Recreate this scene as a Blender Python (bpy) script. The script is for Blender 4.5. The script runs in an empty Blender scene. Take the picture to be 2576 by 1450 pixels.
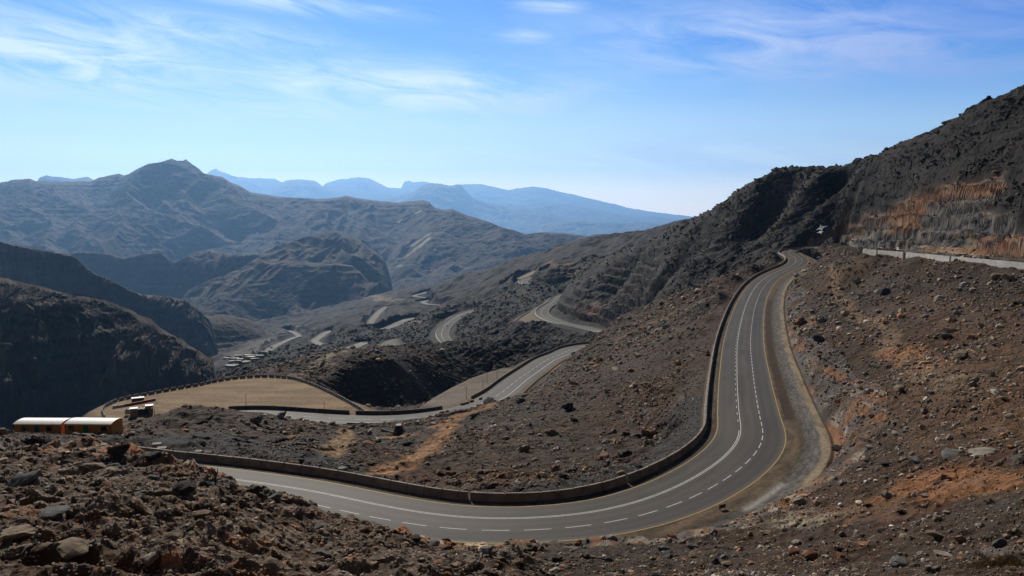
import bpy, bmesh, math, random
import numpy as np
from mathutils import Vector, Matrix
random.seed(7)
RNG = np.random.default_rng(11)
scn = bpy.context.scene
COL = scn.collection

# ---------------------------------------------------------------- camera model
IW, IH, FPX, HOR = 2576.0, 1450.0, 2003.0, 540.0
PITCH = math.atan((IH/2-HOR)/FPX)
SP, CP = math.sin(PITCH), math.cos(PITCH)

def ray(px, py):
    """viewing direction of a spot in the survey photograph: azimuth and tangent of elevation"""
    u = (np.asarray(px, float)-IW/2)/FPX; v = -(np.asarray(py, float)-IH/2)/FPX
    dx = u; dy = CP+v*SP; dz = -SP+v*CP
    h = np.hypot(dx, dy)
    return np.arctan2(dx, dy), dz/h

def at_r(px, py, r):
    az, t = ray(px, py)
    return Vector((r*math.sin(az), r*math.cos(az), r*t))

def at_z(px, py, z):
    az, t = ray(px, py)
    return at_r(px, py, z/t)

# ---------------------------------------------------------------- noise
def _h(ix, iy, seed):
    h = (ix.astype(np.uint32)*np.uint32(374761393)) ^ (iy.astype(np.uint32)*np.uint32(668265263)) ^ np.uint32((seed*2246822519) & 0xffffffff)
    h = (h ^ (h >> np.uint32(13)))*np.uint32(1274126177)
    h = (h ^ (h >> np.uint32(15)))*np.uint32(2246822519)
    return h ^ (h >> np.uint32(16))

def rnd(ix, iy, seed):
    return (_h(ix, iy, seed) & np.uint32(0xffff)).astype(np.float32)/65535.0

def pn(x, y, seed=0):
    """gradient noise about -1..1"""
    x = np.asarray(x, np.float32); y = np.asarray(y, np.float32)
    fx = np.floor(x); fy = np.floor(y)
    ix = fx.astype(np.int32); iy = fy.astype(np.int32)
    fx = x-fx; fy = y-fy
    u = fx*fx*fx*(fx*(fx*6-15)+10); v = fy*fy*fy*(fy*(fy*6-15)+10)
    def g(dx, dy):
        h = _h(ix+dx, iy+dy, seed)
        gx = (h & np.uint32(1023)).astype(np.float32)/511.5-1
        gy = ((h >> np.uint32(10)) & np.uint32(1023)).astype(np.float32)/511.5-1
        return gx*(fx-dx)+gy*(fy-dy)
    a = g(0, 0); a += u*(g(1, 0)-a)
    b = g(0, 1); b += u*(g(1, 1)-b)
    return (a+v*(b-a))*1.6

def fbm(x, y, octs=4, seed=0, gain=.5, ridged=False):
    s = 0; a = 1; tot = 0; f = 1.0
    for i in range(octs):
        n = pn(x*f+17.3*i, y*f-9.1*i, seed+i)
        if ridged: n = 1-2*np.abs(n)
        s = s+a*n; tot += a; a *= gain; f *= 2.03
    return s/tot

def cells(x, y, seed=0, jit=.9):
    """nearest-cell noise: distance, id-random, offset to the cell point"""
    x = np.asarray(x, np.float32); y = np.asarray(y, np.float32)
    ix = np.floor(x).astype(np.int32); iy = np.floor(y).astype(np.int32)
    best = np.full(x.shape, 9, np.float32); rid = np.zeros(x.shape, np.float32)
    r2 = np.zeros(x.shape, np.float32); ox = np.zeros(x.shape, np.float32); oy = np.zeros(x.shape, np.float32)
    for dx in (-1, 0, 1):
        for dy in (-1, 0, 1):
            h = _h(ix+dx, iy+dy, seed)
            jx = (h & np.uint32(1023)).astype(np.float32)/1023
            jy = ((h >> np.uint32(10)) & np.uint32(1023)).astype(np.float32)/1023
            ddx = x-(ix+dx+.5+(jx-.5)*jit); ddy = y-(iy+dy+.5+(jy-.5)*jit)
            d = ddx*ddx+ddy*ddy
            m = d < best
            best = np.where(m, d, best); ox = np.where(m, ddx, ox); oy = np.where(m, ddy, oy)
            rid = np.where(m, ((h >> np.uint32(20)) & np.uint32(1023)).astype(np.float32)/1023, rid)
            r2 = np.where(m, ((h >> np.uint32(5)) & np.uint32(1023)).astype(np.float32)/1023, r2)
    return np.sqrt(best), rid, r2, ox, oy

def rocks(x, y, seed=0, fill=.6):
    """height field of tilted stones, 0..~1, and the stone's random number"""
    d, rid, r2, ox, oy = cells(x, y, seed)
    size = np.clip((rid-(1-fill))/fill, 0, 1)
    ang = r2*6.283
    tilt = np.cos(ang)*ox+np.sin(ang)*oy
    h = np.clip((size*.75+.05-d*.9)*1.8, 0, .55*size+.1)+tilt*.7*size
    return np.where(size > 0.02, np.clip(h, 0, 1.2), 0), rid, r2

def sstep(a, b, x):
    t = np.clip((x-a)/(b-a), 0, 1)
    return t*t*(3-2*t)

def lerp(a, b, t): return a+(b-a)*t

# ---------------------------------------------------------------- mesh helpers
def grid_mesh(name, X, Y, Z, colors=None, flat=True):
    n, m = X.shape
    me = bpy.data.meshes.new(name)
    co = np.stack([X, Y, Z], -1).astype(np.float32).reshape(-1)
    me.vertices.add(n*m); me.vertices.foreach_set('co', co)
    i = np.arange(n*m, dtype=np.int32).reshape(n, m)
    q = np.stack([i[:-1, :-1], i[:-1, 1:], i[1:, 1:], i[1:, :-1]], -1).reshape(-1)
    nq = (n-1)*(m-1)
    me.loops.add(nq*4); me.loops.foreach_set('vertex_index', q)
    me.polygons.add(nq); me.polygons.foreach_set('loop_start', np.arange(0, nq*4, 4, dtype=np.int32))
    me.update(calc_edges=True)
    if colors is not None:
        a = me.attributes.new('col', 'FLOAT_COLOR', 'POINT')
        c = np.ones((n*m, 4), np.float32); c[:, :3] = colors.reshape(-1, 3)
        a.data.foreach_set('color', c.reshape(-1))
    if flat: me.shade_flat()
    return me

def soup_mesh(name, V, F, colors=None, flat=True):
    """V (n,3), F (m,3 or 4)"""
    me = bpy.data.meshes.new(name)
    V = np.asarray(V, np.float32); F = np.asarray(F, np.int32); k = F.shape[1]
    me.vertices.add(len(V)); me.vertices.foreach_set('co', V.reshape(-1))
    me.loops.add(F.size); me.loops.foreach_set('vertex_index', F.reshape(-1))
    me.polygons.add(len(F)); me.polygons.foreach_set('loop_start', np.arange(0, F.size, k, dtype=np.int32))
    me.update(calc_edges=True)
    if colors is not None:
        a = me.attributes.new('col', 'FLOAT_COLOR', 'POINT')
        c = np.ones((len(V), 4), np.float32); c[:, :3] = colors
        a.data.foreach_set('color', c.reshape(-1))
    if flat: me.shade_flat()
    return me

def link(name, me, mat=None, parent=None):
    o = bpy.data.objects.new(name, me); COL.objects.link(o)
    if mat is not None and me is not None and not me.materials: me.materials.append(mat)
    if parent is not None: o.parent = parent
    return o

def tag(o, label=None, cat=None, group=None, kind=None):
    if label: o['label'] = label
    if cat: o['category'] = cat
    if group: o['group'] = group
    if kind: o['kind'] = kind
    return o

def empty(name, loc, rz=0, label=None, cat=None, group=None):
    o = bpy.data.objects.new(name, None); COL.objects.link(o)
    o.location = loc; o.rotation_euler = (0, 0, rz); o.empty_display_size = .3
    return tag(o, label, cat, group)

class MB:
    """collects simple solids into ONE mesh"""
    def __init__(s): s.v = []; s.f = []
    def add(s, vs, fs):
        b = len(s.v); s.v += [tuple(v) for v in vs]; s.f += [tuple(b+i for i in f) for f in fs]; return s
    def box(s, x0, x1, y0, y1, z0, z1):
        return s.add([(x0, y0, z0), (x1, y0, z0), (x1, y1, z0), (x0, y1, z0), (x0, y0, z1), (x1, y0, z1), (x1, y1, z1), (x0, y1, z1)],
                     [(0, 3, 2, 1), (4, 5, 6, 7), (0, 1, 5, 4), (1, 2, 6, 5), (2, 3, 7, 6), (3, 0, 4, 7)])
    def cyl(s, p, q, r0, r1=None, n=10):
        r1 = r0 if r1 is None else r1
        p = Vector(p); q = Vector(q); d = (q-p).normalized()
        a = d.orthogonal().normalized(); b = d.cross(a)
        vs = []
        for k in range(n):
            w = a*math.cos(2*math.pi*k/n)+b*math.sin(2*math.pi*k/n)
            vs.append(p+w*r0); vs.append(q+w*r1)
        fs = [(2*k, 2*((k+1) % n), 2*((k+1) % n)+1, 2*k+1) for k in range(n)]
        fs.append(tuple(2*k for k in range(n))[::-1]); fs.append(tuple(2*k+1 for k in range(n)))
        return s.add(vs, fs)
    def prism(s, poly, axis, a, b):
        """poly: (u,v) outline; extruded along axis 'x' (u=y,v=z) or 'y' (u=x,v=z)"""
        n = len(poly)
        if axis == 'x': vs = [(a, u, v) for u, v in poly]+[(b, u, v) for u, v in poly]
        elif axis == 'y': vs = [(u, a, v) for u, v in poly]+[(u, b, v) for u, v in poly]
        else: vs = [(u, v, a) for u, v in poly]+[(u, v, b) for u, v in poly]
        fs = [(i, (i+1) % n, n+(i+1) % n, n+i) for i in range(n)]
        fs.append(tuple(range(n))[::-1]); fs.append(tuple(range(n, 2*n)))
        return s.add(vs, fs)
    def mesh(s, name, bevel=0, smooth=False):
        me = bpy.data.meshes.new(name); me.from_pydata(s.v, [], s.f)
        bm = bmesh.new(); bm.from_mesh(me)
        bmesh.ops.recalc_face_normals(bm, faces=bm.faces[:])
        if bevel:
            bmesh.ops.bevel(bm, geom=[e for e in bm.edges if e.calc_face_angle(0) > .6], offset=bevel, segments=2, affect='EDGES')
        bm.to_mesh(me); bm.free()
        if smooth: me.shade_smooth()
        else: me.shade_flat()
        return me
    def build(s, name, mat, parent=None, bevel=0, smooth=False):
        return link(name, s.mesh(name, bevel, smooth), mat, parent)

# ---------------------------------------------------------------- materials
def new_mat(name):
    m = bpy.data.materials.new(name); m.use_nodes = True
    nt = m.node_tree; b = nt.nodes['Principled BSDF']
    return m, nt, b

def flat_mat(name, rgb, rough=.7, var=.25, scale=3.0, metal=0, spec=.3, bump=0):
    """paint, concrete, plastic: colour broken up by object-space noise"""
    m, nt, b = new_mat(name)
    tc = nt.nodes.new('ShaderNodeTexCoord')
    nz = nt.nodes.new('ShaderNodeTexNoise'); nz.inputs['Scale'].default_value = scale; nz.inputs['Detail'].default_value = 6
    nt.links.new(tc.outputs['Object'], nz.inputs['Vector'])
    rp = nt.nodes.new('ShaderNodeValToRGB')
    rp.color_ramp.elements[0].position = .3; rp.color_ramp.elements[1].position = .7
    rp.color_ramp.elements[0].color = (*[c*(1-var) for c in rgb], 1)
    rp.color_ramp.elements[1].color = (*[min(1, c*(1+var*.5)) for c in rgb], 1)
    nt.links.new(nz.outputs['Fac'], rp.inputs['Fac']); nt.links.new(rp.outputs['Color'], b.inputs['Base Color'])
    b.inputs['Roughness'].default_value = rough; b.inputs['Metallic'].default_value = metal
    b.inputs['Specular IOR Level'].default_value = spec
    if bump:
        bp = nt.nodes.new('ShaderNodeBump'); bp.inputs['Strength'].default_value = bump; bp.inputs['Distance'].default_value = .05
        nt.links.new(nz.outputs['Fac'], bp.inputs['Height']); nt.links.new(bp.outputs['Normal'], b.inputs['Normal'])
    return m

def ground_mat(name, scale=.8, var=.5, spec=.12, rough=.9):
    """painted albedo (mineral colours per vertex) broken up by two noises in world space"""
    m, nt, b = new_mat(name)
    at = nt.nodes.new('ShaderNodeAttribute'); at.attribute_name = 'col'
    tc = nt.nodes.new('ShaderNodeNewGeometry')
    nz = nt.nodes.new('ShaderNodeTexNoise'); nz.inputs['Scale'].default_value = scale; nz.inputs['Detail'].default_value = 5; nz.inputs['Roughness'].default_value = .7
    nt.links.new(tc.outputs['Position'], nz.inputs['Vector'])
    mr = nt.nodes.new('ShaderNodeMapRange'); mr.inputs['From Min'].default_value = .3; mr.inputs['From Max'].default_value = .7
    mr.inputs['To Min'].default_value = 1-var; mr.inputs['To Max'].default_value = 1+var
    nt.links.new(nz.outputs['Fac'], mr.inputs['Value'])
    mx = nt.nodes.new('ShaderNodeVectorMath'); mx.operation = 'SCALE'
    nt.links.new(at.outputs['Color'], mx.inputs[0]); nt.links.new(mr.outputs['Result'], mx.inputs['Scale'])
    nt.links.new(mx.outputs['Vector'], b.inputs['Base Color'])
    b.inputs['Roughness'].default_value = rough; b.inputs['Specular IOR Level'].default_value = spec
    return m

Q_ = 1
HAZE_COL = (.30, .58, 1.0); HAZE_D = 2.7e-5; HAZE_G = .5; EXPO = 0.0
NISH_TINT = (.09, .10, .12)
SKY_STOPS = [(0, (27, 21, 13)), (.03, (24, 20.5, 13.5)), (.055, (15, 15, 12.8)), (.087, (8.4, 10.4, 11.4)), (.14, (3.2, 6.0, 9.8)), (.20, (1.0, 3.3, 8.8)), (.27, (.5, 2.3, 7.4)), (.40, (.5, 1.1, 2.4)), (.8, (.4, .7, 1.3)), (1.2, (.3, .6, 1.1))]
GROUND_K = .37
STONE_K = 2.1
ASPH = (.056, .047, .038)

# ================================================================ ROADS (surveyed centre lines: photo spot + height)
def catmull(P, step):
    P = np.array(P, float)
    Q = np.vstack([2*P[0]-P[1], P, 2*P[-1]-P[-2]])
    out = []
    for i in range(1, len(Q)-2):
        p0, p1, p2, p3 = Q[i-1:i+3]
        n = max(2, int(np.linalg.norm(p2-p1)/step))
        for k in range(n):
            t = k/n
            out.append(.5*((2*p1)+(-p0+p2)*t+(2*p0-5*p1+4*p2-p3)*t*t+(-p0+3*p1-3*p2+p3)*t**3))
    out.append(P[-1]); return np.array(out)

def resample(P, step):
    d = np.r_[0, np.cumsum(np.linalg.norm(np.diff(P, axis=0), axis=1))]
    n = max(2, int(round(d[-1]/step))+1); s = np.linspace(0, d[-1], n)
    return np.stack([np.interp(s, d, P[:, k]) for k in range(3)], 1)

def smooth(P, n):
    for _ in range(n):
        P[1:-1] = .25*P[:-2]+.5*P[1:-1]+.25*P[2:]
    return P

class Road:
    def __init__(s, pts, step=2.0, sm=10, byr=False):
        P = [at_r(*p) if byr else at_z(*p) for p in pts]
        s.knots = [(p.x, p.y, p.z) for p in P]
        s.P = resample(smooth(resample(catmull(P, step), step), sm), step)
        T = np.gradient(s.P[:, :2], axis=0); T /= np.linalg.norm(T, axis=1)[:, None]
        s.T = T; s.N = np.stack([-T[:, 1], T[:, 0]], 1)
        s.S = np.r_[0, np.cumsum(np.linalg.norm(np.diff(s.P, axis=0), axis=1))]
    def at(s, dist, off=0, dz=0):
        x, y, z = [np.interp(dist, s.S, s.P[:, k]) for k in range(3)]
        nx, ny = np.interp(dist, s.S, s.N[:, 0]), np.interp(dist, s.S, s.N[:, 1])
        l = np.hypot(nx, ny)
        return np.stack([x+nx/l*off, y+ny/l*off, z+dz+np.zeros_like(x)], -1)
    def heading(s, dist):
        return math.atan2(np.interp(dist, s.S, s.T[:, 1]), np.interp(dist, s.S, s.T[:, 0]))
    def near(s, px, py=None):
        """distance along the road of the sample closest to photo column px (and row py)"""
        az, t = ray(px, py if py is not None else 700)
        a = np.arctan2(s.P[:, 0], s.P[:, 1]); e = s.P[:, 2]/np.hypot(s.P[:, 0], s.P[:, 1])
        c = np.abs(a-az)+(np.abs(e-t) if py is not None else 0)
        return s.S[np.argmin(c)]

main = Road([(250, 1166, -38.6), (380, 1183, -38.2), (509, 1197, -38), (606, 1209, -38), (781, 1235, -38), (902, 1261, -38), (1023, 1285, -38), (1145, 1302, -38),
             (1266, 1307, -38), (1387, 1302, -38), (1475, 1293, -38), (1562, 1276, -38), (1669, 1241, -38), (1750, 1201, -38), (1804, 1166, -38),
             (1845, 1128, -38), (1861, 1099, -38), (1863, 1075, -38), (1858, 1040, -38), (1854, 977, -38), (1853, 937, -38), (1854, 868, -38),
             (1863, 814, -37.6), (1877, 766, -37), (1898, 726, -35.5), (1925, 700, -34), (1960, 681, -32), (1990, 669, -30.5), (2002, 657, -29),
             (1997, 647, -27.8), (1983, 639, -26.6), (1985, 633, -25.6), (2001, 629, -24.8), (2035, 627, -24), (2114, 625, -21), (2200, 627, -18.6), (2290, 632.5, -16.7), (2440, 646, -16.0), (2576, 658.5, -14.9), (2800, 688, -14.4)], 2.0, 6)
second = Road([(300, 1085, -57), (400, 1068, -58.3), (500, 1052, -59.6), (580, 1043, -60.5), (642, 1041, -61.2), (762, 1048, -62.6), (868, 1055, -64), (947, 1056, -64.5), (1010, 1054, -65.2), (1084, 1047, -66), (1154, 1035, -67.4), (1200, 1021, -68),
               (1259, 990, -69), (1299, 958, -70), (1342, 928, -71), (1377, 905, -72), (1412, 891, -73), (1442, 877, -74), (1500, 868, -75), (1560, 868, -76)], 2.0, 8)
third = Road([(1620, 846, 700), (1560, 838, 740), (1510, 833, 790), (1460, 822, 830), (1410, 813, 870), (1375, 800, 930), (1363, 788, 975), (1372, 774, 1020), (1392, 762, 1060), (1402, 750, 1100), (1425, 740, 1150), (1470, 735, 1180)], 4, 6, True)
fourth = Road([(1500, 727, 1280), (1430, 725, 1330), (1380, 722, 1370), (1335, 718, 1420), (1316, 712, 1470), (1318, 705, 1530), (1335, 700, 1600), (1356, 690, 1700), (1375, 682, 1800)], 5, 6, True)
fifth = Road([(1150, 880, 930), (1128, 864, 960), (1115, 850, 1010), (1113, 836, 1070), (1124, 818, 1140), (1143, 802, 1220), (1165, 790, 1300), (1195, 780, 1380), (1240, 770, 1450)], 4, 6, True)
sixth = Road([(975, 772, 2350), (958, 782, 2280), (940, 802, 2080), (925, 824, 1950), (918, 836, 1880)], 6, 4, True)
seventh = Road([(880, 832, 1450), (945, 832, 1500), (985, 822, 1560), (1010, 810, 1640), (1035, 802, 1720), (1070, 798, 1800)], 6, 4, True)
eighth = Road([(1150, 769, 2150), (1110, 768, 2230), (1078, 766, 2320), (1064, 761, 2400), (1075, 757, 2480), (1110, 754, 2560)], 6, 4, True)
ninth = Road([(1110, 751, 2620), (1080, 750, 2680), (1050, 747, 2760), (1043, 744, 2840), (1062, 739, 2930), (1080, 734, 3050)], 6, 4, True)
tenth = Road([(762, 878, 1400), (800, 884, 1450), (822, 876, 1560), (800, 864, 1700), (792, 858, 1800), (802, 850, 1930), (820, 838, 2050), (835, 832, 2200)], 6, 6, True)
eleventh = Road([(590, 938, 1500), (615, 925, 1620), (640, 908, 1780), (665, 890, 1930), (690, 873, 2100), (720, 858, 2300), (742, 849, 2450), (752, 846, 2600), (738, 836, 2800), (720, 832, 2950)], 6, 6, True)
twelfth = Road([(880, 892, 1020), (868, 884, 1060), (885, 876, 1110), (905, 868, 1170), (920, 862, 1230)], 5, 4, True)
FAR = [third, fourth, fifth, sixth, seventh, eighth, ninth, tenth, eleventh, twelfth]

# ================================================================ TERRAIN CONTROL POINTS (photo spot, horizontal distance)
CTRL = []
def C(*pts): CTRL.extend(pts)
def CL(pts, step=16):
    """a surveyed line: control points every few columns along it"""
    for (a, b, r), (c, d, q) in zip(pts[:-1], pts[1:]):
        n_ = max(1, int(abs(c-a)/step))
        for k in range(n_): f_ = k/n_; C((a+(c-a)*f_, b+(d-b)*f_, math.exp(math.log(r)+(math.log(q)-math.log(r))*f_)))
    C(pts[-1])
# around the viewpoint
for px in (-1200, -600, 0, 600, 1288, 2000, 2576, 3200, 3800):
    a, _ = ray(min(max(px, -600), 3200), 725)
    C(('t', px, 6, -.62), ('t', px, 20, -.58), ('t', px, 30, -.53))
C(('t', -600, 45, -.44), ('t', 3200, 45, -.44))
# the spur at lower left
C((0, 1450, 40), (300, 1450, 41), (600, 1450, 43), (900, 1450, 48), (1288, 1450, 56), (1600, 1450, 60), (1850, 1450, 60), (2100, 1450, 55), (2300, 1450, 50), (2576, 1450, 45),
  (0, 1300, 60), (200, 1300, 60), (400, 1310, 58), (600, 1350, 57), (800, 1390, 58), (1000, 1410, 62), (1288, 1425, 66),
  (0, 1206, 86), (200, 1206, 86), (400, 1216, 82), (560, 1270, 76), (-300, 1150, 90), (-300, 1080, 120),
  (0, 1152, 112), (80, 1150, 116), (150, 1148, 117), (230, 1146, 116), (300, 1140, 113), (360, 1146, 110), (405, 1158, 108), (450, 1172, 104), (520, 1208, 97), (580, 1226, 94), (640, 1240, 91), (700, 1256, 89),
  (760, 1274, 87), (830, 1300, 85), (900, 1323, 83), (960, 1335, 81), (1020, 1348, 79), (1090, 1365, 77), (1150, 1382, 75), (1220, 1396, 73), (1300, 1396, 74), (1370, 1380, 79), (1440, 1366, 84), (1500, 1362, 86), (1580, 1352, 89), (1650, 1335, 92))
C((0, 1158, 104), (100, 1158, 104), (200, 1156, 104), (300, 1150, 104))
# behind its crest
C((0, 1150, 135), (150, 1152, 138), (300, 1146, 130), (405, 1160, 116), (520, 1240, 103), (640, 1275, 97), (760, 1310, 92), (900, 1350, 88))
# shelf of the cabins, rubble mound behind the first bend
C((-200, 1105, 165), (0, 1106, 160), (100, 1107, 162), (200, 1106, 164), (310, 1102, 168), (380, 1094, 165), (400, 1120, 140), (500, 1122, 146), (600, 1140, 137), (700, 1152, 131), (800, 1178, 124), (900, 1212, 118), (850, 1160, 134),
  (250, 1096, 190), (300, 1090, 186), (350, 1072, 180), (390, 1060, 179), (430, 1048, 179), (480, 1038, 178), (560, 1036, 182), (610, 1045, 186), (650, 1054, 190), (720, 1066, 196), (800, 1078, 203), (870, 1084, 210),
  (450, 1075, 172), (600, 1085, 168), (700, 1095, 170), (800, 1110, 172), (900, 1115, 182), (960, 1085, 213), (1000, 1085, 212), (1060, 1078, 216), (1100, 1085, 200), (960, 1130, 160), (1050, 1150, 148), (1000, 1200, 126), (1100, 1220, 118), (1200, 1160, 140),
  (350, 1085, 200), (480, 1080, 202), (600, 1072, 210), (700, 1085, 218))
# gorge beyond the cabins
C((-400, 1120, 190), (-200, 1120, 190), (0, 1120, 185), (100, 1120, 192), (200, 1090, 200), (-200, 1240, 260), (0, 1240, 260), (100, 1220, 270), (220, 1120, 255), (0, 1350, 420), (-300, 1350, 420), (150, 1320, 420), (300, 1200, 420), (450, 1120, 460), (0, 1350, 650), (300, 1300, 650), (500, 1150, 800),
  (-400, 1250, 900), (0, 1250, 900), (300, 1200, 900), (450, 1080, 1000), (-400, 1150, 1500), (0, 1150, 1500), (300, 1100, 1500), (480, 1000, 1400), (0, 1000, 2500), (300, 970, 2500), (500, 935, 2200), (0, 900, 3600), (300, 880, 3600), (-400, 900, 3600))
# rim of the sandy platform and the ground beyond it
for a_, b_ in [(262, 1036), (275, 1022), (292, 1012), (330, 1002), (372, 996), (430, 986), (500, 974), (550, 963), (600, 956), (650, 953), (690, 953), (735, 957), (770, 967), (800, 979), (835, 996), (870, 1013), (900, 1034)]:
    q_ = at_z(a_, b_, -65.6); CTRL.append(('xyz', q_.x, q_.y, q_.z)); f_ = 1.07; CTRL.append(('xyz', q_.x*f_, q_.y*f_, -76 if a_ > 700 else -84))
for a_, b_ in [(300, 1050), (360, 1042), (430, 1036), (520, 1033), (600, 1031), (500, 1005), (650, 1000), (760, 1010)]:
    q_ = at_z(a_, b_, -65.6); CTRL.append(('xyz', q_.x, q_.y, q_.z)); 
    if b_ > 1030: CTRL.append(('xyz', q_.x*.93, q_.y*.93, -65.5))
C((560, 957, 620), (640, 939, 680), (700, 932, 640), (760, 920, 650), (820, 905, 700), (600, 958, 470), (700, 952, 430), (770, 948, 425),
  (700, 903, 1100), (620, 922, 1400), (760, 890, 1200), (840, 878, 1200), (690, 884, 1650), (750, 868, 1700), (850, 850, 1700), (560, 905, 2000), (600, 882, 2200), (650, 868, 2450), (700, 850, 2700), (780, 835, 2750), (860, 815, 2500), (880, 842, 1800), (560, 850, 3600), (700, 825, 3600), (800, 805, 3600))
# gully behind the second road and its dark far bank
C((855, 1008, 405), (900, 1034, 420), (950, 1047, 395), (1000, 1044, 412), (1060, 1024, 448), (1120, 1004, 476), (1200, 969, 516), (1280, 934, 556), (1350, 909, 588), (1420, 885, 618),
  (800, 958, 440), (830, 945, 434), (870, 926, 440), (940, 922, 446), (1000, 918, 454), (1060, 910, 488), (1120, 902, 522), (1200, 886, 566), (1280, 868, 610), (1350, 862, 650), (1420, 856, 676),
  (860, 900, 560), (940, 904, 580), (1000, 898, 620), (1070, 888, 700), (1130, 879, 780), (1180, 860, 820), (1240, 834, 860), (1290, 817, 890), (1340, 838, 830), (1400, 850, 770), (1460, 856, 720), (1510, 860, 680))
# side of the first slope above the second road
C((1300, 1215, 114), (1300, 1150, 142), (1300, 1080, 178), (1300, 1010, 240), (1450, 1215, 116), (1450, 1130, 150), (1450, 1040, 200), (1450, 950, 280), (1440, 895, 390), (1600, 1180, 128), (1600, 1080, 170), (1600, 980, 220), (1600, 880, 310), (1562, 800, 430), (1520, 845, 410), (1480, 868, 420),
  (1700, 1120, 152), (1740, 1000, 190), (1750, 900, 240), (1720, 830, 310), (1664, 762, 440), (1780, 800, 300), (1831, 697, 430), (1780, 725, 425), (1860, 720, 360), (1900, 664, 480), (1945, 640, 540), (1760, 860, 262))
C((1520, 870, 500), (1562, 835, 520), (1664, 800, 530), (1780, 760, 520), (1831, 728, 510), (1900, 690, 560), (1945, 655, 590))
# far dark slope below and left of the S-bend
C((1600, 812, 600), (1700, 770, 590), (1560, 830, 640), (1500, 826, 760), (1440, 808, 860), (1400, 796, 900), (1420, 775, 930), (1440, 740, 960), (1500, 760, 880), (1560, 740, 880), (1600, 745, 720), (1650, 700, 740), (1700, 700, 660), (1800, 655, 650), (1900, 622, 640), (1930, 600, 670), (1980, 610, 620),
  (1550, 700, 880), (1620, 650, 830), (1700, 630, 740), (1800, 590, 700), (1900, 540, 680), (2000, 500, 660), (1960, 560, 650), (2050, 520, 635), (2020, 610, 590), (2065, 600, 592), (2090, 575, 610), (2120, 540, 640), (2040, 585, 610))
# skyline and behind
SKY = [(3200, 60, 430), (2900, 130, 445), (2576, 232, 478), (2500, 266, 492), (2430, 302, 504), (2370, 337, 520), (2300, 368, 547), (2250, 389, 577), (2200, 407, 612), (2150, 429, 645), (2100, 432, 665), (2050, 434, 680), (1990, 438, 692), (1930, 454, 702), (1880, 478, 715), (1850, 497, 725), (1820, 518, 738), (1780, 541, 760), (1740, 558, 790), (1700, 574, 830), (1660, 594, 880), (1600, 619, 960), (1540, 647, 1030), (1480, 664, 1120)]
CL(SKY)
C(*[(a, b+70, r*1.25) for a, b, r in SKY[:18]])
CL([(a, b+1, r*1.035) for a, b, r in SKY]); CL([(a, b+20, r*1.10) for a, b, r in SKY])
CL([(2720, 640, 290), (2576, 645, 322), (2480, 643, 358), (2400, 640, 388), (2330, 636, 425), (2250, 629, 480), (2180, 621, 535), (2115, 618, 580)], 20)
CL([(2720, 545, 318), (2640, 535, 330), (2576, 522, 346), (2520, 470, 392), (2400, 492, 426), (2300, 524, 470), (2200, 558, 547), (2130, 586, 598)], 20)
CL([(2700, 400, 372), (2600, 410, 394), (2500, 396, 434), (2350, 428, 480), (2250, 462, 533), (2180, 492, 582), (2100, 502, 627)], 20)
C((3200, 300, 1100), (2576, 420, 1200), (2000, 600, 1400), (1800, 640, 1500))
# the far shoulder behind it
SH = [(1690, 578, 1900), (1640, 586, 1950), (1590, 594, 2000), (1530, 602, 2050), (1480, 616, 2100), (1400, 633, 2200), (1340, 652, 2300), (1280, 668, 2400), (1220, 690, 2500), (1160, 705, 2650), (1110, 722, 2800)]
C(*SH)
C(*[(a-10, b+25, r*1.2) for a, b, r in SH])
C((1700, 640, 1400), (1620, 648, 1500), (1540, 665, 1550), (1500, 670, 1600), (1440, 668, 1520), (1400, 672, 1480), (1360, 690, 1480), (1440, 705, 1400), (1440, 724, 1260), (1400, 735, 1250), (1350, 745, 1300), (1290, 760, 1300), (1300, 735, 1450), (1275, 718, 1560), (1300, 705, 1620), (1320, 688, 1750), (1250, 715, 1800), (1200, 740, 1900), (1290, 800, 1000), (1230, 790, 1150), (1170, 820, 1120),
  (1080, 840, 1100), (1020, 860, 1080), (960, 880, 1000), (1060, 815, 1350), (1000, 845, 1350), (1150, 770, 2050), (1100, 785, 1950), (1040, 780, 2200), (1000, 790, 2200), (990, 760, 2700), (1040, 755, 2650), (1200, 760, 1650), (940, 758, 3300), (1000, 742, 3500), (880, 790, 3000), (860, 780, 3600))
# right-hand bowl below the white wall
C((2076, 1165, 117), (2120, 1100, 128), (2200, 1150, 106), (2300, 1150, 97), (2400, 1200, 84), (2576, 1200, 80), (2576, 1300, 62), (2300, 1300, 72), (2100, 1330, 76), (2000, 1290, 90), (1900, 1320, 86), (1930, 1270, 97), (1800, 1330, 90), (1800, 1390, 74), (2050, 1230, 103),
  (2150, 1000, 146), (2090, 1040, 142), (2060, 900, 190), (2110, 900, 190), (2200, 1000, 138), (2300, 1000, 131), (2400, 1000, 126), (2576, 1000, 118), (2576, 860, 165), (2400, 860, 180), (2250, 860, 195), (2150, 830, 225),
  (2035, 790, 272), (2080, 780, 268), (2150, 730, 310), (2250, 760, 255), (2400, 740, 240), (2576, 760, 215), (2040, 720, 350), (2080, 680, 400), (2130, 690, 350), (2120, 640, 440), (2120, 628, 475), (2150, 640, 400), (2200, 660, 330), (2300, 690, 292), (2450, 710, 260),
  (2576, 690, 258), (2450, 672, 276), (2400, 666, 284), (2300, 655, 302), (2200, 646, 325), (2175, 644, 335), (2800, 720, 235), (3200, 760, 200), (3200, 1000, 110), (3200, 1300, 60))
C((2100, 608, 592), (2060, 470, 645))
for rd, k in ((main, 1), (second, 1)):
    for (x, y, z) in rd.knots: CTRL.append(('xyz', x, y, z-.3))
    if rd is main:
        for d in np.arange(20, main.S[-1], 26):
            for off in ((5, -11) if d < main.near(2035, 627) else (5, -6)): CTRL.append(('xyz', *main.at(d, off)[:2], float(main.at(d, off)[2])-.3))
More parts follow.
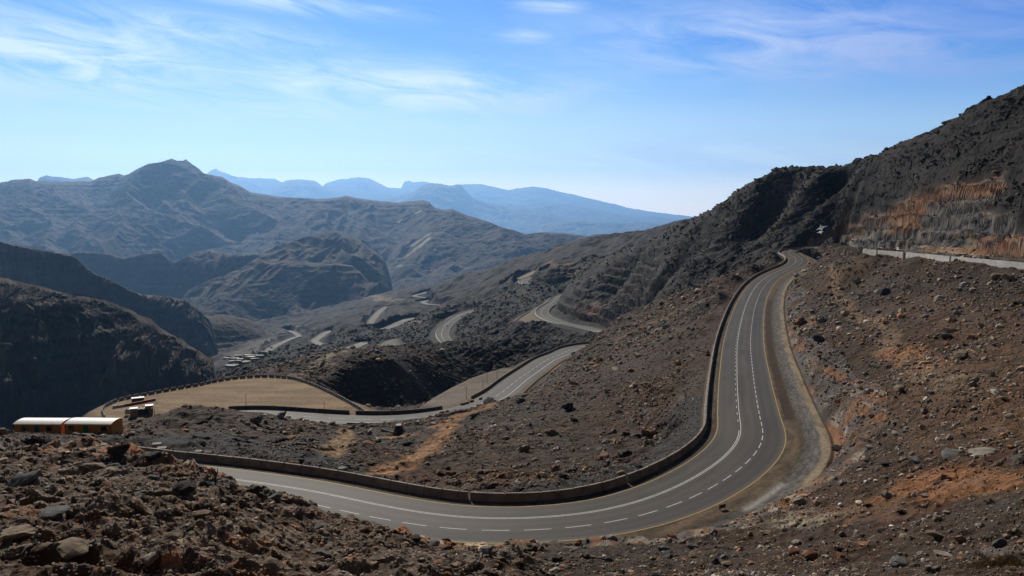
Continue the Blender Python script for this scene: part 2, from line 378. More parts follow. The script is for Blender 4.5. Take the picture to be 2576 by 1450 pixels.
for rd in FAR:
    for (x, y, z) in rd.knots: CTRL.append(('xyz', x, y, z-.3))

def conv(c):
    if c[0] == 't': a, _ = ray(c[1], 725); return float(a), math.log(c[2]), c[3]
    if c[0] == 'xyz': r = math.hypot(c[1], c[2]); return math.atan2(c[1], c[2]), math.log(r), c[3]/r
    a, t = ray(c[0], c[1]); return float(a), math.log(c[2]), float(t)
CP_ = np.array([conv(c) for c in CTRL])
# drop near-duplicates
keep = []
for i, c in enumerate(CP_):
    if all((c[0]-CP_[j][0])**2+(c[1]-CP_[j][1])**2 > .006**2 for j in keep): keep.append(i)
CP_ = CP_[keep]

def kern(A, B):
    d2 = (A[:, None, 0]-B[None, :, 0])**2+(A[:, None, 1]-B[None, :, 1])**2
    return np.sqrt(d2+.012**2)
n = len(CP_)
K = np.zeros((n+3, n+3)); K[:n, :n] = kern(CP_, CP_)-np.eye(n)*.0004
K[:n, n] = 1; K[:n, n+1:] = CP_[:, :2]; K[n:, :n] = K[:n, n:].T
W = np.linalg.solve(K, np.r_[CP_[:, 2], 0, 0, 0])

# ================================================================ TERRAIN GRID (finer where it is nearer)
def seg(a, b, k): return np.linspace(math.log(a), math.log(b), k, endpoint=False)
LR = np.r_[seg(5, 27, 40), seg(27, 130, 500*Q_), seg(130, 340, 330*Q_), seg(340, 640, 520*Q_), seg(640, 1250, 360*Q_), seg(1250, 3900, 340*Q_+1)]
AZ = np.r_[np.linspace(-1.15, -.64, 50, endpoint=False), np.linspace(-.64, .64, int(1380*Q_), endpoint=False), np.linspace(.64, 1.15, 50)]
la = np.linspace(AZ[0], AZ[-1], 460); ll = np.linspace(LR[0], LR[-1], 1300)
GA, GL = np.meshgrid(la, ll)
pts = np.stack([GA.ravel(), GL.ravel()], 1)
tv = np.concatenate([kern(p, CP_)@W[:n]+W[n]+p@W[n+1:] for p in np.array_split(pts, 160)]).reshape(GA.shape)
fa = (AZ-la[0])/(la[1]-la[0]); fl = (LR-ll[0])/(ll[1]-ll[0])
ia = np.clip(fa.astype(int), 0, len(la)-2); il = np.clip(fl.astype(int), 0, len(ll)-2)
fa = fa-ia; fl = fl-il
T0 = tv[il][:, ia]*(1-fl)[:, None]*(1-fa)+tv[il][:, ia+1]*(1-fl)[:, None]*fa+tv[il+1][:, ia]*fl[:, None]*(1-fa)+tv[il+1][:, ia+1]*fl[:, None]*fa
T0 = T0.astype(np.float32)
R = np.exp(LR).astype(np.float32)[:, None]*np.ones_like(T0)
X = R*np.sin(AZ).astype(np.float32); Y = R*np.cos(AZ).astype(np.float32)
Z = R*T0

def window(x0, x1, y0, y1, pad):
    """rows/cols slice of the grid covering a world rectangle"""
    cx = np.array([x0-pad, x1+pad, x0-pad, x1+pad, (x0+x1)/2]); cy = np.array([y0-pad, y0-pad, y1+pad, y1+pad, (y0+y1)/2])
    r = np.hypot(cx, cy); a = np.arctan2(cx, cy)
    rmin = max(5, r.min()*.93)
    i0 = max(0, np.searchsorted(LR, math.log(rmin))-2); i1 = min(len(LR), np.searchsorted(LR, math.log(r.max()*1.02))+2)
    j0 = max(0, np.searchsorted(AZ, a.min()-.01)-2); j1 = min(len(AZ), np.searchsorted(AZ, a.max()+.01)+2)
    return slice(i0, i1), slice(j0, j1)

def road_field(rd, reach):
    """per vertex: signed offset (left +) and road height, where within reach; else nan"""
    S_ = np.full(X.shape, np.nan, np.float32); H_ = np.zeros(X.shape, np.float32); D_ = np.full(X.shape, 1e9, np.float32); L_ = np.zeros(X.shape, np.float32)
    for k in range(0, len(rd.P), 8):
        P = rd.P[k:k+9]; N = rd.N[k:k+9]; T = rd.T[k:k+9]; SS = rd.S[k:k+9]
        w = window(P[:, 0].min(), P[:, 0].max(), P[:, 1].min(), P[:, 1].max(), reach)
        x = X[w]; y = Y[w]
        if x.size == 0: continue
        for i in range(len(P)):
            dx = x-P[i, 0]; dy = y-P[i, 1]; d = dx*dx+dy*dy
            m = (d < D_[w]) & (d < reach*reach)
            D_[w] = np.where(m, d, D_[w])
            S_[w] = np.where(m, np.sign(dx*N[i, 0]+dy*N[i, 1])*np.sqrt(np.maximum(0, d-np.clip(dx*T[i, 0]+dy*T[i, 1], -6, 6)**2)), S_[w])
            H_[w] = np.where(m, P[i, 2], H_[w]); L_[w] = np.where(m, SS[i], L_[w])
    return S_, H_, L_

def poly_field(poly, reach):
    """signed distance to a polygon (negative inside) on the vertices near it"""
    P = np.array(poly, float); w = window(P[:, 0].min(), P[:, 0].max(), P[:, 1].min(), P[:, 1].max(), reach)
    x = X[w]; y = Y[w]; d = np.full(x.shape, 1e18); ins = np.zeros(x.shape, bool)
    for i in range(len(P)):
        a = P[i]; b = P[(i+1) % len(P)]; e = b-a
        t = np.clip(((x-a[0])*e[0]+(y-a[1])*e[1])/(e@e), 0, 1)
        d = np.minimum(d, (x-a[0]-t*e[0])**2+(y-a[1]-t*e[1])**2)
        c = ((a[1] > y) != (b[1] > y)) & (x < (b[0]-a[0])*(y-a[1])/(b[1]-a[1]+1e-12)+a[0])
        ins ^= c
    return w, np.where(ins, -1, 1)*np.sqrt(d)

FLAT = np.zeros(X.shape, np.float32)      # 1 where the ground has been levelled
COLR = None
def carve(rd, l0, l1, r0, r1, drop=.35, reach=None):
    """level the ground under a road: flat out to l0/r0, natural beyond l1/r1"""
    global Z
    S_, H_, L_ = road_field(rd, reach or max(l1, r1)+4)
    ok = ~np.isnan(S_)
    if rd is main:      # no ditch beyond the S-bend
        late = L_ > rd.near(2035, 627); r0 = np.where(late, 7.6, r0); r1 = np.where(late, 11.5, r1)
    k = np.where(S_ > 0, sstep(l0, l1, S_), np.clip((-S_-r0)/(r1-r0), 0, 1)**2*(3-2*np.clip((-S_-r0)/(r1-r0), 0, 1))); k = np.where(ok, k, 1)
    Z = np.where(ok, lerp(H_-drop, Z, k), Z)
    ka, kb = (.02, .25) if rd is main else (.05, .8)
    np.maximum(FLAT, np.where(ok, 1-np.where(S_ > 0, sstep(.05, .8, k), sstep(ka, kb, k)), 0), out=FLAT)
    return S_, H_, L_

def pad(poly, zf, w1, drop=.12):
    global Z
    w, d = poly_field(poly, w1+3)
    k = sstep(0, w1, d)
    zz = zf(X[w], Y[w]) if callable(zf) else zf
    Z[w] = lerp(zz-drop, Z[w], k); FLAT[w] = np.maximum(FLAT[w], 1-sstep(.05, .7, k))

# sandy platform, gravel lot, lots by the far roads
def pxpoly(pts, z=None):
    return [(p.x, p.y) for p in ([at_z(a, b, z) for a, b in pts] if z is not None else [at_r(*q) for q in pts])]
PLATZ = -65.0
PLAT = pxpoly([(246, 1044), (255, 1026), (288, 1010), (330, 1001), (370, 994), (430, 983), (500, 971), (550, 960), (600, 953), (650, 949), (690, 949), (735, 953), (770, 963), (800, 976), (835, 992), (870, 1010), (905, 1030), (922, 1040), (900, 1046), (860, 1043), (800, 1041), (700, 1034), (600, 1030), (480, 1032), (380, 1040), (300, 1052)], PLATZ)
LOTZ = -69.5
LOT = pxpoly([(1085, 1016), (1110, 995), (1150, 972), (1200, 948), (1250, 930), (1290, 920), (1340, 917), (1320, 930), (1290, 950), (1260, 972), (1230, 992), (1200, 1008), (1165, 1020), (1120, 1026)], LOTZ)
LOT3 = pxpoly([(1285, 798, 950), (1310, 780, 1010), (1345, 770, 1060), (1372, 760, 1085), (1376, 770, 1040), (1352, 785, 985), (1348, 797, 935), (1372, 808, 885), (1345, 808, 900)])
LOT4 = pxpoly([(1271, 716, 1545), (1280, 705, 1630), (1305, 694, 1740), (1340, 683, 1860), (1345, 690, 1730), (1320, 700, 1640), (1290, 712, 1560)])
LOT5 = pxpoly([(1088, 795, 1240), (1115, 790, 1290), (1160, 787, 1320), (1135, 802, 1230), (1122, 806, 1200)])
LOTG = pxpoly([(915, 890, 930), (925, 880, 1000), (950, 876, 1040), (985, 870, 1080), (992, 880, 1000), (975, 890, 940), (940, 896, 900)])
Z_plain = Z.copy()
pad(LOT, LOTZ, 14)
second_f = carve(second, 8.5, 22, 8.5, 20)
pad(PLAT, PLATZ, 12)
main_f = carve(main, 6.2, 15, 14.8, 18.5)
for lot in (LOT3, LOT4, LOT5, LOTG):
    c = np.mean(lot, axis=0)
    w, d = poly_field(lot, 5)
    zm = float(np.mean(Z[w][d < 0])) if (d < 0).any() else 0
    gx, gy = np.polyfit(X[w][d < 0], Z[w][d < 0], 1)[0]*0, 0
    A_ = np.stack([X[w][d < 0], Y[w][d < 0], np.ones((d < 0).sum())], 1)
    co = np.linalg.lstsq(A_, Z[w][d < 0], rcond=None)[0]
    pad(lot, lambda x, y, co=co: co[0]*x+co[1]*y+co[2], 25)
for rd in FAR: carve(rd, 9, 26, 9, 24, .5)

# ================================================================ GROUND DETAIL
dL = np.gradient(LR).astype(np.float32)
CELL = R*dL[:, None]
AZf = AZ.astype(np.float32)
NF = 1-FLAT
def fade(lam): return sstep(1.6, 4.5, lam/CELL)*sstep(3.0, 9.0, R/lam)
def zone(px, r, wa, wl, py=725):
    a, _ = ray(px, py)
    return np.exp(-((AZf[None, :]-float(a))/wa)**2-((LR[:, None]-math.log(r))/wl)**2).astype(np.float32)
def boxz(p0, p1, r0, r1, sa=.02, sl=.05):
    a0, a1 = float(ray(p0, 725)[0]), float(ray(p1, 725)[0])
    return (sstep(a0-sa, a0+sa, AZf)*(1-sstep(a1-sa, a1+sa, AZf)))[None, :]*(sstep(math.log(r0)-sl, math.log(r0)+sl, LR)*(1-sstep(math.log(r1)-sl, math.log(r1)+sl, LR)))[:, None].astype(np.float32)

S1, H1, L1 = main_f
S1n = np.nan_to_num(S1, nan=99)
fore = boxz(-900, 1330, 4, 122, .05, .06)                 # spur at lower left
bowl = np.clip(boxz(1250, 4200, 4, 345, .05, .05), 0, 1)*np.where((np.isnan(S1)) | (S1n < -14), 1, 0)
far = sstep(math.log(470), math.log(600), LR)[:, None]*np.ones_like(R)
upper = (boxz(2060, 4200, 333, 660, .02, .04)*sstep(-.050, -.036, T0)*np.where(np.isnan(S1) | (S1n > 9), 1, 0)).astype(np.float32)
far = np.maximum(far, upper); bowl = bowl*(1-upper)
near_slope = (1-fore)*(1-far)*(1-bowl)
def dirmask(poly, r0, r1, soft=.006):
    """1 on the face bounded by a ring of surveyed spots, between two distances"""
    q = [ray(a, b) for a, b in poly]; P = np.array([(float(a), float(t)) for a, t in q])
    i0, i1 = np.searchsorted(LR, math.log(r0)), np.searchsorted(LR, math.log(r1)); j0, j1 = np.searchsorted(AZ, P[:, 0].min()-.03), np.searchsorted(AZ, P[:, 0].max()+.03)
    w = (slice(i0, i1), slice(j0, j1)); x = np.broadcast_to(AZf[None, j0:j1], (i1-i0, j1-j0)); y = T0[w]
    d = np.full(x.shape, 1e9); ins = np.zeros(x.shape, bool)
    for k in range(len(P)):
        a = P[k]; b = P[(k+1) % len(P)]; e = b-a
        t = np.clip(((x-a[0])*e[0]+(y-a[1])*e[1])/(e@e), 0, 1); d = np.minimum(d, np.hypot(x-a[0]-t*e[0], y-a[1]-t*e[1]))
        ins ^= ((a[1] > y) != (b[1] > y)) & (x < (b[0]-a[0])*(y-a[1])/(b[1]-a[1]+1e-12)+a[0])
    m = np.zeros(R.shape, np.float32); m[w] = sstep(-soft, soft, np.where(ins, d, -d)); return m
cutA = dirmask([(2105, 612), (2120, 580), (2180, 548), (2280, 515), (2400, 474), (2520, 452), (2532, 480), (2470, 545), (2500, 560), (2576, 562), (2720, 555), (2800, 690), (2576, 656), (2300, 641), (2180, 632)], 300, 640)*np.where(np.isnan(S1) | (S1n > 9), 1, 0)
cutB = boxz(1385, 1660, 740, 1010, .012, .03)*(1-boxz(1300, 1455, 700, 905, .004, .02))
cutC = boxz(1345, 1455, 1390, 1720, .008, .03)
# benches blasted into the cuttings
def bench(mask, z0, h, k=1.0):
    global Z
    f = (Z-z0)/h; fr = f-np.floor(f)
    zt = z0+h*(np.floor(f)+sstep(.55, .97, fr))
    Z = lerp(Z, zt, mask*k)
wob = fbm(X/40, Y/40, 2, 5)
up = sstep(380, 330, R)*0
bench(cutA, -16.5+wob*2.2, 7.0)
bench(np.clip(cutB*NF, 0, 1), -127+wob*4.5, 9.0, .8)
bench(np.clip(cutC*NF, 0, 1), -122+wob*1.5, 9.0)

D = np.zeros_like(Z)
ZS = Z.copy()           # beds and joints run through the rock: noise is sheared with height so that steep faces break up too
SH_ = {3: (1.3, -.7), 4: (-1.1, .9), 5: (.9, 1.2), 6: (-1.3, -.8), 7: (1.1, 1.0), 8: (-.9, 1.3)}
D += pn(X/120, Y/120, 1)*3.0*fade(120)*far
D += pn(X/55, Y/55, 2)*2.2*fade(55)*(.35+.65*far)
for lam, amp, sd in ((26, .075, 3), (12.5, .085, 4), (6.1, .10, 5), (3.0, .11, 6), (1.5, .12, 7), (.75, .12, 8)):
    w = fade(lam)
    hx, hy = SH_[sd]; nz = 1-2*np.abs(pn((X+hx*ZS)/lam+3.1*sd, (Y+hy*ZS)/lam-1.7*sd, 20+sd))
    D += nz*amp*lam*w*(.85*near_slope*(.3 if lam > 10 else 1.0)+fore*(.16 if lam > 10 else (.55 if lam > 4 else 1.1))+.75*bowl*(.35 if lam > 5 else 1.1)+(.8 if lam < 20 else .5)*far)
# rubble: tilted stones of several sizes, in drifts
drift = sstep(-.25, .35, fbm(X/34, Y/34, 3, 41))
drift2 = sstep(-.1, .4, fbm(X/15+9, Y/15, 3, 47))
ROCK = np.zeros_like(Z); RID = np.zeros_like(Z)
ZS = Z.copy()           # beds and joints run through the rock: noise is sheared with height so that steep faces break up too
SH_ = {3: (1.3, -.7), 4: (-1.1, .9), 5: (.9, 1.2), 6: (-1.3, -.8), 7: (1.1, 1.0), 8: (-.9, 1.3)}
for lam, fill, sd in ((9.5, .2, 60), (5.2, .22, 61), (2.6, .38, 62), (1.35, .55, 63), (.7, .7, 64)):
    hx, hy = SH_[sd-57]; h, rid, r2 = rocks((X+.9*hx*ZS)/lam+sd, (Y+.9*hy*ZS)/lam, sd, fill)
    w = fade(lam*.8)
    big = lam > 5
    amt = (near_slope*(.15 if big else (.35+.75*drift)*(.5+.6*drift2))+fore*((.0 if lam > 8 else .36) if big else .5+.4*drift2)+bowl*(.06 if big else .18+.55*drift*drift2)+far*(.5 if big else .75))
    hh = h*w*amt*NF
    D += hh*lam*.46
    m = hh > .16
    ROCK = np.where(m, np.maximum(ROCK, hh), ROCK); RID = np.where(m, rid*7.13+r2, RID)
# outcropping beds: tilted layers that stand out of the slope
def beds(dipx, dipy, lam, run, seed):
    s = (Z+dipx*X+dipy*Y)/lam
    return pn(s, (X-Y*.4)/run, seed), s
b1, _ = beds(-.34, .15, 6.0, 46, 81)
b2, _ = beds(-.38, .10, 2.6, 20, 82)
b4, _ = beds(-.20, .06, 17.0, 260, 84)
b3, _ = beds(.25, -.30, 2.4, 20, 83)
streak = far*np.clip(1-2*np.abs(b1), -1, 1)*.6+far*np.clip(1-2*np.abs(b2), -1, 1)*.4
vfar = sstep(math.log(1000), math.log(1500), LR)[:, None]
D += NF*far*(1-vfar)*(np.clip(1-2*np.abs(b1), -.6, 1)*1.9+np.clip(1-2*np.abs(b2), -.6, 1)*1.3)
D += NF*vfar*(np.clip(1-2*np.abs(b4), -.6, 1)*6.5+(1-2*np.abs(pn(X/150, Y/150, 86)))*7+(1-2*np.abs(pn(X/62, Y/62, 87)))*4.5+(1-2*np.abs(pn(X/28, Y/28, 88)))*2.2)
streak = lerp(streak, np.clip(1-2*np.abs(b4), -1, 1)*.8, vfar)
D *= 1-.5*np.clip(cutA+cutB+cutC, 0, 1)
D += NF*fore*sstep(.0, .4, fbm(X/30, Y/30, 2, 90)+.15)*np.clip(1-2*np.abs(b3), -.6, 1)*1.1
D -= fore*.55
D *= NF
# keep the skyline and the ground in front of the camera as surveyed
D *= sstep(6, 16, R)
Z2 = Z+D
# ribs: push steep rock in and out
arc = AZf[None, :]*R
def blocks(lx, lz, sd):
    d, rid, r2, ox, oy = cells(arc/lx+.25*Z2/lz, Z2/lz, sd)
    return (rid-.5)+.7*(r2-.5)*ox
rib = blocks(7, 5, 101)*2.6+blocks(3.2, 2.4, 102)*1.5+blocks(1.6, 1.3, 104)*.8+(1-2*np.abs(pn(arc/11, Z2/9, 103)))*1.4
DR = np.clip(cutA+.9*cutB+.9*cutC, 0, 1)*rib*NF
edge_cut = (-15.2 > S1n)*(S1n > -30)*sstep(-29, -21, S1n)*(Z > H1-.5)
DR += edge_cut*(blocks(3, 2.2, 105)*1.3+blocks(1.4, 1.1, 106)*.8)*NF
R2 = R+DR
X2 = R2*np.sin(AZf); Y2 = R2*np.cos(AZf)
T2 = Z2/R2
# ground in front of the far roads lies below the lines of sight they were surveyed along
OPEN = [(third, 3, 10), (fourth, 1, 8), (fifth, 2, 8), (sixth, 0, 5), (seventh, 0, 6), (eighth, 0, 6), (ninth, 0, 6), (tenth, 1, 8), (eleventh, 1, 10), (twelfth, 1, 4)]
CAP = np.full(R.shape, 9, np.float32); i_lo = np.searchsorted(LR, math.log(500))
for rd, k0, k1 in OPEN:
    P_ = rd.P; K = [int(np.argmin((P_[:, 0]-q[0])**2+(P_[:, 1]-q[1])**2)) for q in rd.knots]
    ka, kb = K[k0], K[min(k1, len(K)-1)]; sa, sb = rd.S[ka], rd.S[kb]
    for q_ in range(ka, kb+1, 2):
        p_ = P_[q_]; lift = .022*(1-float(sstep(0, .3*(sb-sa), min(rd.S[q_]-sa, sb-rd.S[q_]))))
        r_ = math.hypot(p_[0], p_[1]); a_ = math.atan2(p_[0], p_[1]); t_ = p_[2]/max(1, r_-9)-.0003+lift
        i1 = np.searchsorted(LR, math.log(r_-9)); j0, j1 = np.searchsorted(AZ, a_-.05), np.searchsorted(AZ, a_+.05)
        CAP[i_lo:i1, j0:j1] = np.minimum(CAP[i_lo:i1, j0:j1], t_+65*np.maximum(0, np.abs(AZf[None, j0:j1]-a_)-.003)**2)
CAP += .5*np.clip(cutB+cutC, 0, 1)
ex = T2-CAP
T2 = np.where((ex > 0) & (R > 500), CAP-.18*ex-.0006*(ex > 0), T2).astype(np.float32); Z2 = T2*R2

# ---------------------------------------------------------------- mineral colours
def colr(c): return np.array(c, np.float32)
dirt, gravel, pale, orange, rust = colr((.140, .068, .031)), colr((.115, .086, .062)), colr((.36, .31, .26)), colr((.30, .155, .075)), colr((.17, .07, .03))
sand = colr((.27, .19, .105)); darkrock = colr((.060, .050, .043)); greyrock = colr((.160, .136, .115)); tanrock = colr((.235, .19, .145))
def mixc(a, b, k): return a+(b-a)*k[..., None]
f30 = fbm(X/46, Y/46, 4, 140); f12 = fbm(X/17, Y/17, 4, 150); f4 = fbm(X/4.5, Y/4.5, 3, 160); f80 = fbm(X/130+5, Y/130, 3, 170)
base = mixc(dirt[None, None, :]*np.ones((*R.shape, 3), np.float32), gravel, np.clip(sstep(-.35, .35, f30+.4*f12)*.9, 0, 1))
base = mixc(base, orange*.75, .7*sstep(.12, .5, f12+.3*f80)*(1-far)*(1-.4*fore))
base = mixc(base, tanrock*.8, fore*sstep(-.2, .5, f12)*.8)
farc = mixc(darkrock*np.ones((*R.shape, 3), np.float32), greyrock*.8, sstep(.35, .9, streak)*.8)
farc = mixc(farc, rust*.55, .6*sstep(.1, .5, f30))
base = mixc(base, farc, far)
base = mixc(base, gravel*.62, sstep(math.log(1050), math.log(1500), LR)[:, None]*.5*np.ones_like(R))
base *= (1+.35*f4*(1-far))[..., None]
# stones: each its own grey, some pale, some rusty
u = RID-np.floor(RID)
stone = mixc(greyrock*np.ones((*R.shape, 3), np.float32), tanrock, sstep(.3, .9, u)*(.35+.5*fore))
stone = mixc(stone, orange*.9, (u > .9)*.75*(1-.5*far))
stone *= ((.55+1.15*((u*7.7) % 1))*(1+.3*(1-far)))[..., None]
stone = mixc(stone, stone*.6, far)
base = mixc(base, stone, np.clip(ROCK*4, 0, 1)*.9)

def hit_rc(px, py, r_min=20, Tm=None):
    a, t = ray(px, py); Tm = T2 if Tm is None else Tm
    j = np.interp(float(a), AZ, np.arange(len(AZ))); j0 = int(j)
    col_t = Tm[:, j0]; i0 = np.searchsorted(LR, math.log(r_min))
    k = np.nonzero(col_t[i0:] >= t)[0]
    if len(k) == 0: return None
    i = i0+k[0]
    return i, j0, float(a), float(t)
def hit(px, py, r_min=20):
    """ground point seen at a spot of the photograph"""
    q = hit_rc(px, py, r_min)
    if q is None: return at_r(px, py, 400)
    i, j, a, t = q
    t0, t1 = float(T2[i-1, j]), float(T2[i, j]); f = 0 if t1 == t0 else min(1, max(0, (t-t0)/(t1-t0)))
    r = float(R2[i-1, j]*(1-f)+R2[i, j]*f)
    return Vector((r*math.sin(a), r*math.cos(a), r*t))
def ground(x, y):
    """terrain height under a world point"""
    r = math.hypot(x, y); a = math.atan2(x, y)
    i = int(np.clip(np.searchsorted(LR, math.log(max(r, 5.1))), 1, len(LR)-1)); j = int(np.clip(np.searchsorted(AZ, a), 1, len(AZ)-1))
    fi = (math.log(r)-LR[i-1])/(LR[i]-LR[i-1]); fj = (a-AZ[j-1])/(AZ[j]-AZ[j-1])
    return float((Z2[i-1, j-1]*(1-fi)+Z2[i, j-1]*fi)*(1-fj)+(Z2[i-1, j]*(1-fi)+Z2[i, j]*fi)*fj)

CLEAR = np.zeros(R.shape, np.float32)
def paint(pts, width, color, k=.8, wob=1.1, clear=False):
    """a stain of another soil along a line of photo spots; width in metres"""
    global base
    P = [hit(*p) for p in pts]
    w = window(min(p.x for p in P), max(p.x for p in P), min(p.y for p in P), max(p.y for p in P), width*1.8)
    x = X2[w]; y = Y2[w]; d = np.full(x.shape, 1e9)
    for a, b in zip(P[:-1], P[1:]):
        e = np.array([b.x-a.x, b.y-a.y]); t = np.clip(((x-a.x)*e[0]+(y-a.y)*e[1])/(e@e+1e-9), 0, 1)
        d = np.minimum(d, np.hypot(x-a.x-t*e[0], y-a.y-t*e[1]))
    d = d/width+wob*fbm(x/(width*1.3), y/(width*1.3), 4, 201)
    color = np.clip(np.array(color)*.92/GROUND_K, 0, 1); m = k*(1-sstep(.2, 1.0, d))*sstep(-.35, .15, fbm(x/max(.8, width*.3), y/max(.8, width*.3), 3, 202)+.12)
    base[w] = mixc(base[w], colr(color), m)
    if clear: CLEAR[w] = np.maximum(CLEAR[w], 1-sstep(.5, 1.0, d))

OR, PA, TA = (.34, .17, .08), (.33, .265, .19), (.33, .245, .15)
# tracks and bare soil
paint([(872, 1082), (862, 1108), (850, 1130), (822, 1152)], 3.0, (.36, .22, .11), .95, .5, True)
paint([(950, 1192), (1020, 1165), (1080, 1130), (1110, 1095), (1140, 1068)], 3.4, (.36, .19, .085), .95, .5, True)
paint([(985, 1100), (1012, 1096)], 4.5, (.36, .2, .09), .95, .4, True)
paint([(1230, 1020), (1150, 1050), (1100, 1075)], 4.5, (.32, .16, .07), .9, .7, True)
paint([(1450, 882), (1400, 912), (1360, 935)], 8, (.34, .17, .08), .9, .8, True)
paint([(1562, 850), (1620, 820), (1690, 788)], 5, (.26, .14, .07), .7)
paint([(1690, 800), (1740, 770), (1790, 745)], 4, PA, .5)
paint([(1600, 855), (1650, 830)], 4, PA, .5)
# bowl
paint([(2090, 665), (2100, 720), (2140, 780), (2210, 820)], 2.6, (.24, .14, .075), .7, 1.1)
paint([(2190, 800), (2240, 840), (2235, 880)], 3.2, (.25, .16, .095), .7, 1.0)
paint([(2250, 880), (2290, 905), (2350, 925)], 5, OR, .75)
paint([(2330, 945), (2400, 965)], 4, PA, .6)
paint([(2350, 920), (2450, 980), (2550, 1100)], 14, (.17, .085, .04), .5)
paint([(2300, 760), (2400, 800), (2500, 850)], 14, (.15, .08, .045), .45)
paint([(2300, 1220), (2400, 1240), (2450, 1225)], 6, (.30, .13, .05), .7)
paint([(1880, 1320), (1960, 1310), (2060, 1300)], 3.6, PA, .75)
paint([(2100, 1280), (2250, 1300)], 3.5, (.17, .09, .05), .6)
# blasted cutting: grey faces, orange weathered tops
band = cutA
g1 = fbm(arc/16, Z2/8, 4, 210)
cz = [cells(arc/lx+.25*Z2/lz, Z2/lz, sd) for lx, lz, sd in ((9, 6, 311), (3.5, 2.6, 312), (1.6, 1.3, 313))]
cmix = .5*cz[0][1]+.35*cz[1][1]+.3*cz[2][1]
topo = sstep(-.3, .5, fbm(arc/30, Z2/14, 3, 225)+.12*(Z2-2)/8)
base = mixc(base, mixc(mixc(colr((.17, .163, .158))*np.ones_like(base), colr((.42, .40, .375)), cz[1][1]), colr((.62, .30, .13)), np.clip(sstep(.5, .72, cmix*.8+topo*.42), 0, 1)*.9), band)
base = mixc(base, colr((.8, .62, .44)), band*(cz[2][2] > .86)*.7)
eb = edge_cut*sstep(-.35, .1, fbm(X2/11, Y2/11, 3, 240))
base = mixc(base, mixc(colr((.25, .215, .19))*np.ones_like(base), mixc(colr((.60, .28, .12))*np.ones_like(base), colr((.85, .70, .54)), (cz[2][2] > .7)*.9), sstep(.35, .6, cmix*.75+.3*fbm(X2/7, Y2/7, 3, 241))), eb*.95)
paint([(2110, 610), (2100, 590), (2110, 575)], 5, (.33, .2, .11), .8)
paint([(2040, 620), (2070, 603), (2100, 583), (2120, 570)], 4, (.33, .22, .13), .8)
for q in ([(1440, 690), (1380, 660)], [(1500, 790), (1480, 770)], [(1370, 690), (1350, 705)]):
    paint(q, 12, (.26, .13, .07), .6)
# pale quarry patches beyond the platform
for q, wd in (([(735, 945), (765, 938)], 4), ([(790, 922), (825, 916)], 6), ([(730, 950), (770, 944)], 3), ([(800, 908), (850, 888)], 9), ([(540, 955), (560, 948)], 3), ([(1040, 838), (1060, 836)], 9), ([(1020, 810), (1050, 815)], 10), ([(935, 745), (990, 760)], 40), ([(785, 930), (820, 905)], 6)):
    paint(q, wd, (.34, .265, .19), .8)
paint([(590, 900), (640, 880), (690, 862)], 90, (.28, .25, .2), .6)
paint([(700, 838), (745, 828)], 40, (.32, .26, .2), .6)
# platform, lots and shoulders: levelled soil
def soil(poly, color, col2, w1=6):
    global base
    w, d = poly_field(poly, w1+4)
    n_ = sstep(-.3, .5, fbm(X2[w]/22, Y2[w]/5.5, 4, 230)+.25*fbm(X2[w]/3, Y2[w]/1.5, 2, 231))
    c = mixc(colr(color)*np.ones((*n_.shape, 3), np.float32), colr(col2), n_)
    base[w] = mixc(base[w], c, 1-sstep(0, w1, d+2*fbm(X2[w]/6, Y2[w]/6, 3, 232)))
soil(PLAT, (.48, .31, .15), (.80, .55, .29))
soil(LOT, (.36, .30, .24), (.56, .42, .28))
for l_ in (LOT3, LOT5, LOT4): soil(l_, (.48, .36, .21), (.6, .45, .27), 10)
soil(LOTG, (.5, .46, .42), (.58, .52, .45), 14)
# dark grey gravel fill along the first bend, outside the barrier
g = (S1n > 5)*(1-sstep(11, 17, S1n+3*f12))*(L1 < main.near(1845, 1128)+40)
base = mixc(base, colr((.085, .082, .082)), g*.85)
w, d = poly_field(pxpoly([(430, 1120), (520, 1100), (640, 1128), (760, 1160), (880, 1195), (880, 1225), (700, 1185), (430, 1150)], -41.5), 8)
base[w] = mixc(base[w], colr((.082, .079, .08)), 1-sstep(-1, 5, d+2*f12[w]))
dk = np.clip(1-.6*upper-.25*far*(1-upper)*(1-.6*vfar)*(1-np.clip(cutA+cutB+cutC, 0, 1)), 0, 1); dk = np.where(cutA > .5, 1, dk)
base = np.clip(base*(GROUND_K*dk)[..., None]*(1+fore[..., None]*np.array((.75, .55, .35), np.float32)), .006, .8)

M_ground = ground_mat('stony_ground', .9, .35)
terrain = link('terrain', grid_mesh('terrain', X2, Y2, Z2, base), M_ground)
tag(terrain, 'stony brown and grey mountainside with spurs, cuttings and gullies falling to the valley', 'mountainside', kind='structure')

# ================================================================ ROAD SURFACES
def ribbon(rd, d0, d1, s0, s1, dz, n_across=1, step=None):
    n = max(2, int((d1-d0)/(step or 2.0))+1)
    ds = np.linspace(d0, d1, n)
    rows = [rd.at(ds, s, dz) for s in np.linspace(s0, s1, n_across+1)]
    V = np.stack(rows, 1).reshape(-1, 3); k = n_across+1
    F = [(i*k+j, (i+1)*k+j, (i+1)*k+j+1, i*k+j+1) for i in range(n-1) for j in range(n_across)]
    return V, F
class Soup:
    def __init__(s): s.V = []; s.F = []; s.n = 0
    def add(s, VF):
        V, F = VF
        if len(F) == 0: return
        s.V.append(V); s.F.append(np.array(F)+s.n); s.n += len(V)
    def build(s, name, mat, parent=None, flat=False):
        V = np.concatenate(s.V); F = np.concatenate(s.F)
        me = soup_mesh(name, V, F, None, flat)
        # faces upward
        me.calc_loop_triangles() if False else None
        if sum(p.normal.z for p in list(me.polygons)[:50]) < 0: me.flip_normals()
        return link(name, me, mat, parent)

